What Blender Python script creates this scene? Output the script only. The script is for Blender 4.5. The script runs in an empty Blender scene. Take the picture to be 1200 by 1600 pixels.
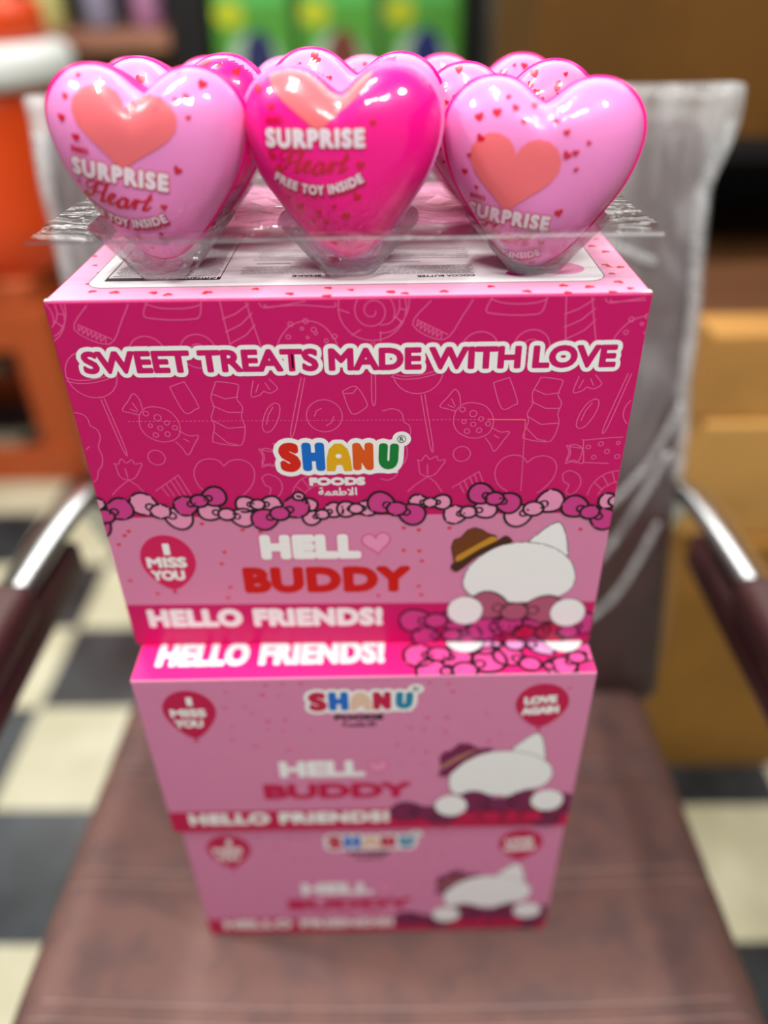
import bpy, bmesh, math, random
from mathutils import Vector, Matrix, Euler
from mathutils.geometry import tessellate_polygon
random.seed(7)
R = math.radians
PI = math.pi
SC = bpy.context.scene
COL = SC.collection

# ------------------------------------------------------------------ camera
cam_d = bpy.data.cameras.new('camera')
cam = bpy.data.objects.new('camera', cam_d)
COL.objects.link(cam)
cam_d.sensor_fit = 'VERTICAL'
cam_d.sensor_width = 27.0
cam_d.sensor_height = 36.0
cam_d.lens = 1207.18 / 1600 * 36
cam_d.clip_start = 0.02
PITCH, YAW, ROLL = R(34.686), R(-0.798), R(-1.10)
fw = Vector((math.sin(YAW) * math.cos(PITCH), math.cos(YAW) * math.cos(PITCH), -math.sin(PITCH)))
rt = Vector((math.cos(YAW), -math.sin(YAW), 0))
up = rt.cross(fw)
r2 = math.cos(ROLL) * rt + math.sin(ROLL) * up
u2 = -math.sin(ROLL) * rt + math.cos(ROLL) * up
cam.matrix_world = Matrix((( r2.x, u2.x, -fw.x, 0.0), (r2.y, u2.y, -fw.y, 0.0), (r2.z, u2.z, -fw.z, 1.09), (0, 0, 0, 1)))
cam_d.dof.use_dof = True
cam_d.dof.focus_distance = 0.372
cam_d.dof.aperture_fstop = 1.85
SC.camera = cam

# ------------------------------------------------------------------ light
SC.view_settings.view_transform = 'Standard'
SC.view_settings.look = 'None'
SC.view_settings.gamma = 1
SC.view_settings.exposure = 0.0
SC.cycles.transparent_max_bounces = 24
SC.cycles.max_bounces = 10
SC.cycles.caustics_reflective = False
SC.cycles.caustics_refractive = False
SC.cycles.use_denoising = True
W = bpy.data.worlds.new('shop_light')
SC.world = W
W.use_nodes = True
W.node_tree.nodes['Background'].inputs[0].default_value = (0.95, 0.98, 1.0, 1)
W.node_tree.nodes['Background'].inputs[1].default_value = 0.30

def area(name, loc, target, sx, sy, watts, col=(1, 0.97, 0.93)):
    d = bpy.data.lights.new(name, 'AREA')
    d.shape = 'RECTANGLE'; d.size = sx; d.size_y = sy; d.energy = watts; d.color = col
    o = bpy.data.objects.new(name, d); COL.objects.link(o)
    o.location = loc
    o.rotation_euler = (Vector(target) - Vector(loc)).to_track_quat('-Z', 'Y').to_euler()
    return o
area('ceiling_tube_front', (0.25, -0.75, 2.55), (0, 0.35, 0.9), 0.7, 0.06, 28)
area('ceiling_tube_over', (-0.35, 0.55, 2.6), (-0.2, 0.5, 0.9), 0.9, 0.06, 24)
area('ceiling_downlight_left', (-1.5, 0.6, 2.6), (-1.2, 1.2, 0), 0.2, 0.2, 34)
area('ceiling_downlight_right', (0.95, -0.1, 2.6), (0.5, 0.6, 0.3), 0.16, 0.16, 18)
area('added_panel_back', (0.0, 2.75, 2.6), (0.0, 1.9, 0.0), 4.4, 0.9, 60)  # unseen panel added to give the chrome arms a bright reflection

# ------------------------------------------------------------------ materials
def lin(c):
    return tuple(((v / 255) / 12.92 if v / 255 <= 0.04045 else ((v / 255 + 0.055) / 1.055) ** 2.4) for v in c) + (1,)
MATS = {}
def mat(name, rgb, rough=0.45, metal=0.0, spec=0.4, coat=0.0, bump=0.0, bscale=200.0, sheen=0.0, bstretch=None, mottled=None, mscale=20.0):
    if name in MATS: return MATS[name]
    m = bpy.data.materials.new(name); m.use_nodes = True
    nt = m.node_tree; b = nt.nodes['Principled BSDF']
    b.inputs['Base Color'].default_value = lin(rgb)
    b.inputs['Roughness'].default_value = rough
    b.inputs['Metallic'].default_value = metal
    b.inputs['Specular IOR Level'].default_value = spec
    b.inputs['Coat Weight'].default_value = coat
    b.inputs['Coat Roughness'].default_value = 0.04
    b.inputs['Sheen Weight'].default_value = sheen
    tc = None
    if bump or mottled:
        tc = nt.nodes.new('ShaderNodeTexCoord')
    if bump:
        mp = nt.nodes.new('ShaderNodeMapping')
        if bstretch: mp.inputs['Scale'].default_value = bstretch
        n = nt.nodes.new('ShaderNodeTexNoise'); n.inputs['Scale'].default_value = bscale; n.inputs['Detail'].default_value = 4
        bp = nt.nodes.new('ShaderNodeBump'); bp.inputs['Strength'].default_value = bump; bp.inputs['Distance'].default_value = 0.004
        nt.links.new(tc.outputs['Object'], mp.inputs['Vector']); nt.links.new(mp.outputs['Vector'], n.inputs['Vector'])
        nt.links.new(n.outputs['Fac'], bp.inputs['Height']); nt.links.new(bp.outputs['Normal'], b.inputs['Normal'])
    if mottled:
        n = nt.nodes.new('ShaderNodeTexNoise'); n.inputs['Scale'].default_value = mscale; n.inputs['Detail'].default_value = 3
        cr = nt.nodes.new('ShaderNodeValToRGB')
        cr.color_ramp.elements[0].position = 0.36; cr.color_ramp.elements[0].color = lin(mottled)
        cr.color_ramp.elements[1].position = 0.56; cr.color_ramp.elements[1].color = lin(rgb)
        nt.links.new(tc.outputs['Object'], n.inputs['Vector']); nt.links.new(n.outputs['Fac'], cr.inputs['Fac'])
        nt.links.new(cr.outputs['Color'], b.inputs['Base Color'])
    MATS[name] = m
    return m

def film(name, clear=0.75, tint=(255, 255, 255), rough=0.06, bump=0.6, bscale=60.0, stretch=(1, 1, 1), milky=0.0, milk_rgb=(225, 228, 228), edge=0.55):
    """thin clear plastic: see-through, glossy, sometimes a little milky"""
    if name in MATS: return MATS[name]
    m = bpy.data.materials.new(name); m.use_nodes = True
    nt = m.node_tree; nt.nodes.clear()
    out = nt.nodes.new('ShaderNodeOutputMaterial')
    tr = nt.nodes.new('ShaderNodeBsdfTransparent'); tr.inputs[0].default_value = lin(tint)
    gl = nt.nodes.new('ShaderNodeBsdfGlossy'); gl.inputs['Roughness'].default_value = rough
    lw = nt.nodes.new('ShaderNodeLayerWeight'); lw.inputs['Blend'].default_value = 0.25
    mr = nt.nodes.new('ShaderNodeMapRange')
    mr.inputs['To Min'].default_value = 1 - clear; mr.inputs['To Max'].default_value = edge
    mx = nt.nodes.new('ShaderNodeMixShader')
    tc = nt.nodes.new('ShaderNodeTexCoord'); mp = nt.nodes.new('ShaderNodeMapping'); mp.inputs['Scale'].default_value = stretch
    n = nt.nodes.new('ShaderNodeTexNoise'); n.inputs['Scale'].default_value = bscale; n.inputs['Detail'].default_value = 3; n.inputs['Distortion'].default_value = 1.2
    bp = nt.nodes.new('ShaderNodeBump'); bp.inputs['Strength'].default_value = bump; bp.inputs['Distance'].default_value = 0.004
    L = nt.links.new
    L(tc.outputs['Object'], mp.inputs['Vector']); L(mp.outputs['Vector'], n.inputs['Vector']); L(n.outputs['Fac'], bp.inputs['Height'])
    L(bp.outputs['Normal'], gl.inputs['Normal'])
    if bump > 0.4: L(bp.outputs['Normal'], lw.inputs['Normal'])
    L(lw.outputs['Fresnel'], mr.inputs['Value']); L(mr.outputs['Result'], mx.inputs['Fac'])
    L(tr.outputs[0], mx.inputs[1]); L(gl.outputs[0], mx.inputs[2])
    last = mx
    if milky:
        df = nt.nodes.new('ShaderNodeBsdfDiffuse'); df.inputs[0].default_value = lin(milk_rgb)
        L(bp.outputs['Normal'], df.inputs['Normal'])
        m2 = nt.nodes.new('ShaderNodeMixShader')
        r = nt.nodes.new('ShaderNodeMapRange'); r.inputs['From Min'].default_value = 0.35; r.inputs['From Max'].default_value = 0.75
        r.inputs['To Min'].default_value = milky * 0.35; r.inputs['To Max'].default_value = milky * 1.3
        L(n.outputs['Fac'], r.inputs['Value']); L(r.outputs['Result'], m2.inputs['Fac'])
        L(mx.outputs[0], m2.inputs[1]); L(df.outputs[0], m2.inputs[2]); last = m2
    L(last.outputs[0], out.inputs['Surface'])
    MATS[name] = m
    return m

CARD = dict(rough=0.38, spec=0.35)
PAL = {
 'magenta': (204, 14, 104), 'line': (230, 92, 152), 'pink': (218, 134, 174), 'palepink': (240, 165, 200), 'lightpink': (236, 150, 190), 'darkpink': (206, 62, 140), 'mauve': (176, 88, 118),
 'litmagenta': (255, 36, 132), 'bowhot': (255, 90, 170), 'bowlilac': (242, 170, 225), 'white': (243, 243, 243), 'offwhite': (236, 230, 232), 'black': (24, 16, 22), 'red': (205, 12, 12), 'heartred': (222, 40, 62), 'crimson': (196, 16, 78),
 'ballred': (212, 24, 92), 'brown': (112, 58, 26), 'darkbrown': (70, 38, 24), 'gold': (196, 140, 42), 'plum': (120, 32, 80), 'tan': (176, 120, 108), 'dotpink': (222, 92, 148), 'grey': (120, 116, 120),
 'lred': (214, 34, 22), 'lblue': (18, 108, 204), 'lyellow': (228, 172, 22), 'lorange': (222, 88, 24), 'lgreen': (16, 124, 52), 'lteal': (24, 134, 170), 'lcrimson': (196, 22, 74), 'lcream': (232, 196, 172),
 'coral': (240, 108, 116), 'tearred': (240, 96, 130), 'pearl': (240, 222, 236), 'rosered': (208, 16, 50), 'inkgrey': (128, 92, 110), 'hotfilm': (255, 10, 140), 'stitch': (150, 122, 114),
}
def ink(n, sheen_coat=0.0):
    key = 'ink_' + n + ('_film' if sheen_coat else '')
    return mat(key, PAL[n], rough=0.36 if not sheen_coat else 0.3, spec=0.35, coat=sheen_coat)

# ------------------------------------------------------------------ object helpers
def link(name, mesh, parent=None):
    o = bpy.data.objects.new(name, mesh); COL.objects.link(o)
    if parent is not None: o.parent = parent
    return o
def tag(o, label=None, cat=None, group=None, kind=None):
    if label: o['label'] = label
    if cat: o['category'] = cat
    if group: o['group'] = group
    if kind: o['kind'] = kind
    return o
def thing(name, loc, label, cat, group=None, rz=0.0):
    o = bpy.data.objects.new(name, None); COL.objects.link(o)
    o.location = loc; o.rotation_euler = (0, 0, rz); o.empty_display_size = 0.05
    return tag(o, label, cat, group)
def from_bm(name, bm, m, parent=None, smooth=False):
    me = bpy.data.meshes.new(name)
    bmesh.ops.recalc_face_normals(bm, faces=bm.faces)
    bm.to_mesh(me); bm.free()
    for x in (m if isinstance(m, (list, tuple)) else [m]): me.materials.append(x)
    if smooth:
        for p in me.polygons: p.use_smooth = True
    return link(name, me, parent)
def add_box(bm, x0, x1, y0, y1, z0, z1, bev=0.0, seg=2, mi=0):
    ret = bmesh.ops.create_cube(bm, size=1)
    vs = ret['verts']
    for v in vs:
        v.co = Vector(((x0 + x1) / 2 + v.co.x * (x1 - x0), (y0 + y1) / 2 + v.co.y * (y1 - y0), (z0 + z1) / 2 + v.co.z * (z1 - z0)))
    fs = list({f for v in vs for f in v.link_faces})
    for f in fs: f.material_index = mi
    if bev:
        es = list({e for v in vs for e in v.link_edges})
        r = bmesh.ops.bevel(bm, geom=es, offset=bev, segments=seg, profile=0.5, affect='EDGES')
        for f in r['faces']: f.material_index = mi
    return vs
def add_lathe(bm, prof, seg=32, c=(0, 0, 0), mi=0):
    rings = []
    for r, z in prof:
        rings.append([bm.verts.new((c[0] + r * math.cos(2 * PI * i / seg), c[1] + r * math.sin(2 * PI * i / seg), c[2] + z)) for i in range(seg)])
    for a, b in zip(rings, rings[1:]):
        for i in range(seg):
            f = bm.faces.new((a[i], a[(i + 1) % seg], b[(i + 1) % seg], b[i])); f.material_index = mi
    for ring, flip in ((rings[0], True), (rings[-1], False)):
        f = bm.faces.new(list(reversed(ring)) if flip else ring); f.material_index = mi
def smooth_path(pts, n=8):
    P = [Vector(p) for p in pts]; out = []
    for i in range(len(P) - 1):
        p0 = P[max(i - 1, 0)]; p1 = P[i]; p2 = P[i + 1]; p3 = P[min(i + 2, len(P) - 1)]
        for k in range(n):
            t = k / n
            out.append(0.5 * ((2 * p1) + (p2 - p0) * t + (2 * p0 - 5 * p1 + 4 * p2 - p3) * t * t + (3 * p1 - p0 - 3 * p2 + p3) * t ** 3))
    out.append(P[-1]); return out
def add_tube(bm, pts, r, seg=16, flat=1.0, mi=0):
    P = [Vector(p) for p in pts]; rings = []
    side = None
    for i, p in enumerate(P):
        d = (P[min(i + 1, len(P) - 1)] - P[max(i - 1, 0)]).normalized()
        ref = Vector((1, 0, 0)) if abs(d.x) < 0.9 else Vector((0, 1, 0))
        n1 = (ref - d * ref.dot(d)).normalized() if side is None else (side - d * side.dot(d)).normalized()
        side = n1; n2 = d.cross(n1)
        rings.append([bm.verts.new(p + n1 * r * math.cos(2 * PI * k / seg) + n2 * r * flat * math.sin(2 * PI * k / seg)) for k in range(seg)])
    for a, b in zip(rings, rings[1:]):
        for k in range(seg):
            f = bm.faces.new((a[k], a[(k + 1) % seg], b[(k + 1) % seg], b[k])); f.material_index = mi
    bm.faces.new(list(reversed(rings[0]))).material_index = mi; bm.faces.new(rings[-1]).material_index = mi

# ------------------------------------------------------------------ printing (flat artwork laid on a surface, millimetres)
GLYPH = {}
def glyph_mesh(s, track=1.0):
    key = (s, track)
    if key in GLYPH: return GLYPH[key]
    c = bpy.data.curves.new('lettering', 'FONT'); c.body = s; c.size = 1; c.resolution_u = 4; c.fill_mode = 'FRONT'; c.space_character = track
    o = bpy.data.objects.new('lettering', c); COL.objects.link(o)
    bpy.context.view_layer.update()
    m = o.to_mesh()
    vs = [(v.co.x, v.co.y) for v in m.vertices]; fs = [tuple(p.vertices) for p in m.polygons]
    o.to_mesh_clear(); bpy.data.objects.remove(o); bpy.data.curves.remove(c)
    cnt = {}
    for f in fs:
        for a, b in zip(f, f[1:] + f[:1]):
            k = (min(a, b), max(a, b)); cnt[k] = cnt.get(k, 0) + 1
    edges = [k for k, n in cnt.items() if n == 1]
    xs = [v[0] for v in vs]; ys = [v[1] for v in vs]
    GLYPH[key] = (vs, fs, edges, (min(xs), max(xs), min(ys), max(ys)))
    return GLYPH[key]

class Print:
    def __init__(self, film_coat=0.0):
        self.v = []; self.f = []; self.m = []; self.names = []; self.coat = film_coat; self.k = 0
    def jit(self):   # inks lie over one another in their printing order, a hair apart
        self.k += 1
        return (self.k * 0.6180339887) % 1.0 * 0.7
    def mi(self, n):
        if n not in self.names: self.names.append(n)
        return self.names.index(n)
    def raw(self, vs, fs, m, layer):
        i0 = len(self.v); k = self.mi(m); layer += self.jit() * 0.4
        self.v += [(x, y, layer) for x, y in vs]
        for f in fs:
            self.f.append(tuple(i0 + a for a in f)); self.m.append(k)
    def piece(self, pts, m, layer):
        z = layer + self.jit()
        i0 = len(self.v); self.v += [(x, y, z) for x, y in pts]
        self.f.append(tuple(range(i0, i0 + len(pts)))); self.m.append(self.mi(m))
    def poly(self, pts, m, layer, outline=0, om='black'):
        tri = tessellate_polygon([[Vector((x, y, 0)) for x, y in pts]])
        self.raw(pts, tri, m, layer)
        if outline: self.stroke(list(pts), outline, om, layer + 0.1, True)
    def stroke(self, pts, w, m, layer, closed=False, nib=None):
        P = list(pts)
        segs = list(zip(P, P[1:] + (P[:1] if closed else [])))
        if not closed: segs = segs[:len(P) - 1]
        for (ax, ay), (bx, by) in segs:
            dx, dy = bx - ax, by - ay; L = math.hypot(dx, dy)
            if L < 1e-6: continue
            if nib: nx, ny = nib[0] * w / 2, nib[1] * w / 2
            else: nx, ny = -dy / L * w / 2, dx / L * w / 2
            self.piece([(ax + nx, ay + ny), (ax - nx, ay - ny), (bx - nx, by - ny), (bx + nx, by + ny)], m, layer)
        k = 8 if w < 1.5 else 12
        rr = w / 2 if not nib else w * 0.18
        if w > 0.45:
            for x, y in P:
                self.piece([(x + rr * math.cos(2 * PI * i / k), y + rr * math.sin(2 * PI * i / k)) for i in range(k)], m, layer)
    def curve(self, pts, w, m, layer, n=5, closed=False, nib=None):
        P = list(pts)
        if closed: P = P + [P[0]]
        q = [(v.x, v.y) for v in smooth_path([(x, y, 0) for x, y in P], n)]
        self.stroke(q, w, m, layer, False, nib)
    def ellipse(self, cx, cy, rx, ry, m, layer, rot=0, outline=0, om='black', n=28):
        ca, sa = math.cos(rot), math.sin(rot)
        pts = [(cx + rx * math.cos(2 * PI * i / n) * ca - ry * math.sin(2 * PI * i / n) * sa, cy + rx * math.cos(2 * PI * i / n) * sa + ry * math.sin(2 * PI * i / n) * ca) for i in range(n)]
        if m: self.raw(pts, [tuple(range(n))], m, layer)
        if outline: self.stroke(pts, outline, om, layer + 0.1, True)
    def blob(self, pts, m, layer, outline=0, om='black', n=5):
        P = list(pts); k = len(P); q = []
        for i in range(k):
            p0, p1, p2, p3 = (Vector(P[(i + j - 1) % k]) for j in range(4))
            for a in range(n):
                t = a / n
                v = 0.5 * ((2 * p1) + (p2 - p0) * t + (2 * p0 - 5 * p1 + 4 * p2 - p3) * t * t + (3 * p1 - p0 - 3 * p2 + p3) * t ** 3)
                q.append((v.x, v.y))
        self.poly(q, m, layer, outline, om)
    def heart(self, cx, cy, w, m, layer, rot=0, h=None, outline=0, om='black', n=30):
        k = w / 32; kz = (h / 29 if h else k); ca, sa = math.cos(rot), math.sin(rot); pts = []
        for i in range(n):
            t = 2 * PI * i / n
            x = 16 * math.sin(t) ** 3 * k; y = (13 * math.cos(t) - 5 * math.cos(2 * t) - 2 * math.cos(3 * t) - math.cos(4 * t) + 2.5) * kz
            pts.append((cx + x * ca - y * sa, cy + x * sa + y * ca))
        if m: self.poly(pts, m, layer, outline, om)
        else: self.stroke(pts, outline, om, layer, True)
    def text(self, s, x0, y0, w, h, m, layer, bold=0.0, halo=(), shear=0.0, rot=0.0, arc=None, fill=True, track=1.0):
        """lettering fitted in the box x0..x0+w, y0..y0+h; halo = [(width, ink), ...] under it"""
        vs, fs, eds, (ax, bx, ay, by) = glyph_mesh(s, track)
        ca, sa = math.cos(rot), math.sin(rot)
        def tf(p):
            u = (p[0] - ax) / (bx - ax) * w; v = (p[1] - ay) / (by - ay) * h
            u += shear * v
            if arc:  # bend downwards like a smile, arc = sag in mm
                q = 2 * (u / w) - 1
                slope = math.atan(4 * arc * q / w)
                base = arc * (q * q - 1)
                uu = u - math.sin(slope) * (v - h / 2); vv = base + h / 2 + math.cos(slope) * (v - h / 2)
                u, v = uu, vv
            return (x0 + u * ca - v * sa, y0 + u * sa + v * ca)
        T = [tf(p) for p in vs]
        for k, (hw, hm) in enumerate(halo):
            l = layer + k * 0.8
            self.raw(T, fs, hm, l + 0.3)
            for a, b in eds: self.stroke([T[a], T[b]], hw, hm, l)
        l = layer + len(halo) * 0.8
        if fill: self.raw(T, fs, m, l + 0.3)
        if bold:
            for a, b in eds: self.stroke([T[a], T[b]], bold, m, l)
    def bow(self, knot, a, b, r, fillm, layer, ol=0.55, om='black'):
        for lobe in (a, b):
            dx, dy = lobe[0] - knot[0], lobe[1] - knot[1]; d = math.hypot(dx, dy)
            if d < 2: continue
            an = math.atan2(dy, dx); n = 20; pts = []
            for i in range(n):
                t = 2 * PI * i / n
                x = math.cos(t) * r * 1.05; y = math.sin(t) * r * (0.92 + 0.18 * math.cos(t))
                pts.append((lobe[0] + x * math.cos(an) - y * math.sin(an), lobe[1] + x * math.sin(an) + y * math.cos(an)))
            self.poly(pts, fillm, layer + self.jit() * 0.5, ol, om)
            self.ellipse(knot[0] + dx * 0.62, knot[1] + dy * 0.62, r * 0.34, r * 0.28, fillm, layer + 0.8, an, ol * 0.8, om, 12)
        self.ellipse(knot[0], knot[1], r * 0.72, r * 0.6, fillm, layer + 1.4, 0, ol, om, 20)
    def clip(self, x0, x1, y0, y1):
        """trim the artwork to the panel it is printed on"""
        nv = []; nf = []; nm = []
        for f, k in zip(self.f, self.m):
            P = [self.v[i] for i in f]
            if not all(x0 <= p[0] <= x1 and y0 <= p[1] <= y1 for p in P):
                for ax, lim, sg in ((0, x0, 1), (0, x1, -1), (1, y0, 1), (1, y1, -1)):
                    Q = []
                    for a, b in zip(P, P[1:] + P[:1]):
                        da = (a[ax] - lim) * sg; db = (b[ax] - lim) * sg
                        if da >= 0: Q.append(a)
                        if da * db < 0:
                            s = da / (da - db); Q.append(tuple(a[c] + (b[c] - a[c]) * s for c in range(3)))
                    P = Q
                    if len(P) < 3: break
                if len(P) < 3: continue
            i0 = len(nv); nv += P; nf.append(tuple(range(i0, i0 + len(P)))); nm.append(k)
        self.v, self.f, self.m = nv, nf, nm
        return self
    def build(self, name, tf, parent=None, lay=0.00006):
        me = bpy.data.meshes.new(name)
        me.from_pydata([tf(x / 1000, y / 1000, 0.00006 + z * lay) for x, y, z in self.v], [], self.f)
        for n in self.names: me.materials.append(ink(n, self.coat))
        for p, k in zip(me.polygons, self.m): p.material_index = k
        me.update()
        return link(name, me, parent)

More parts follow.
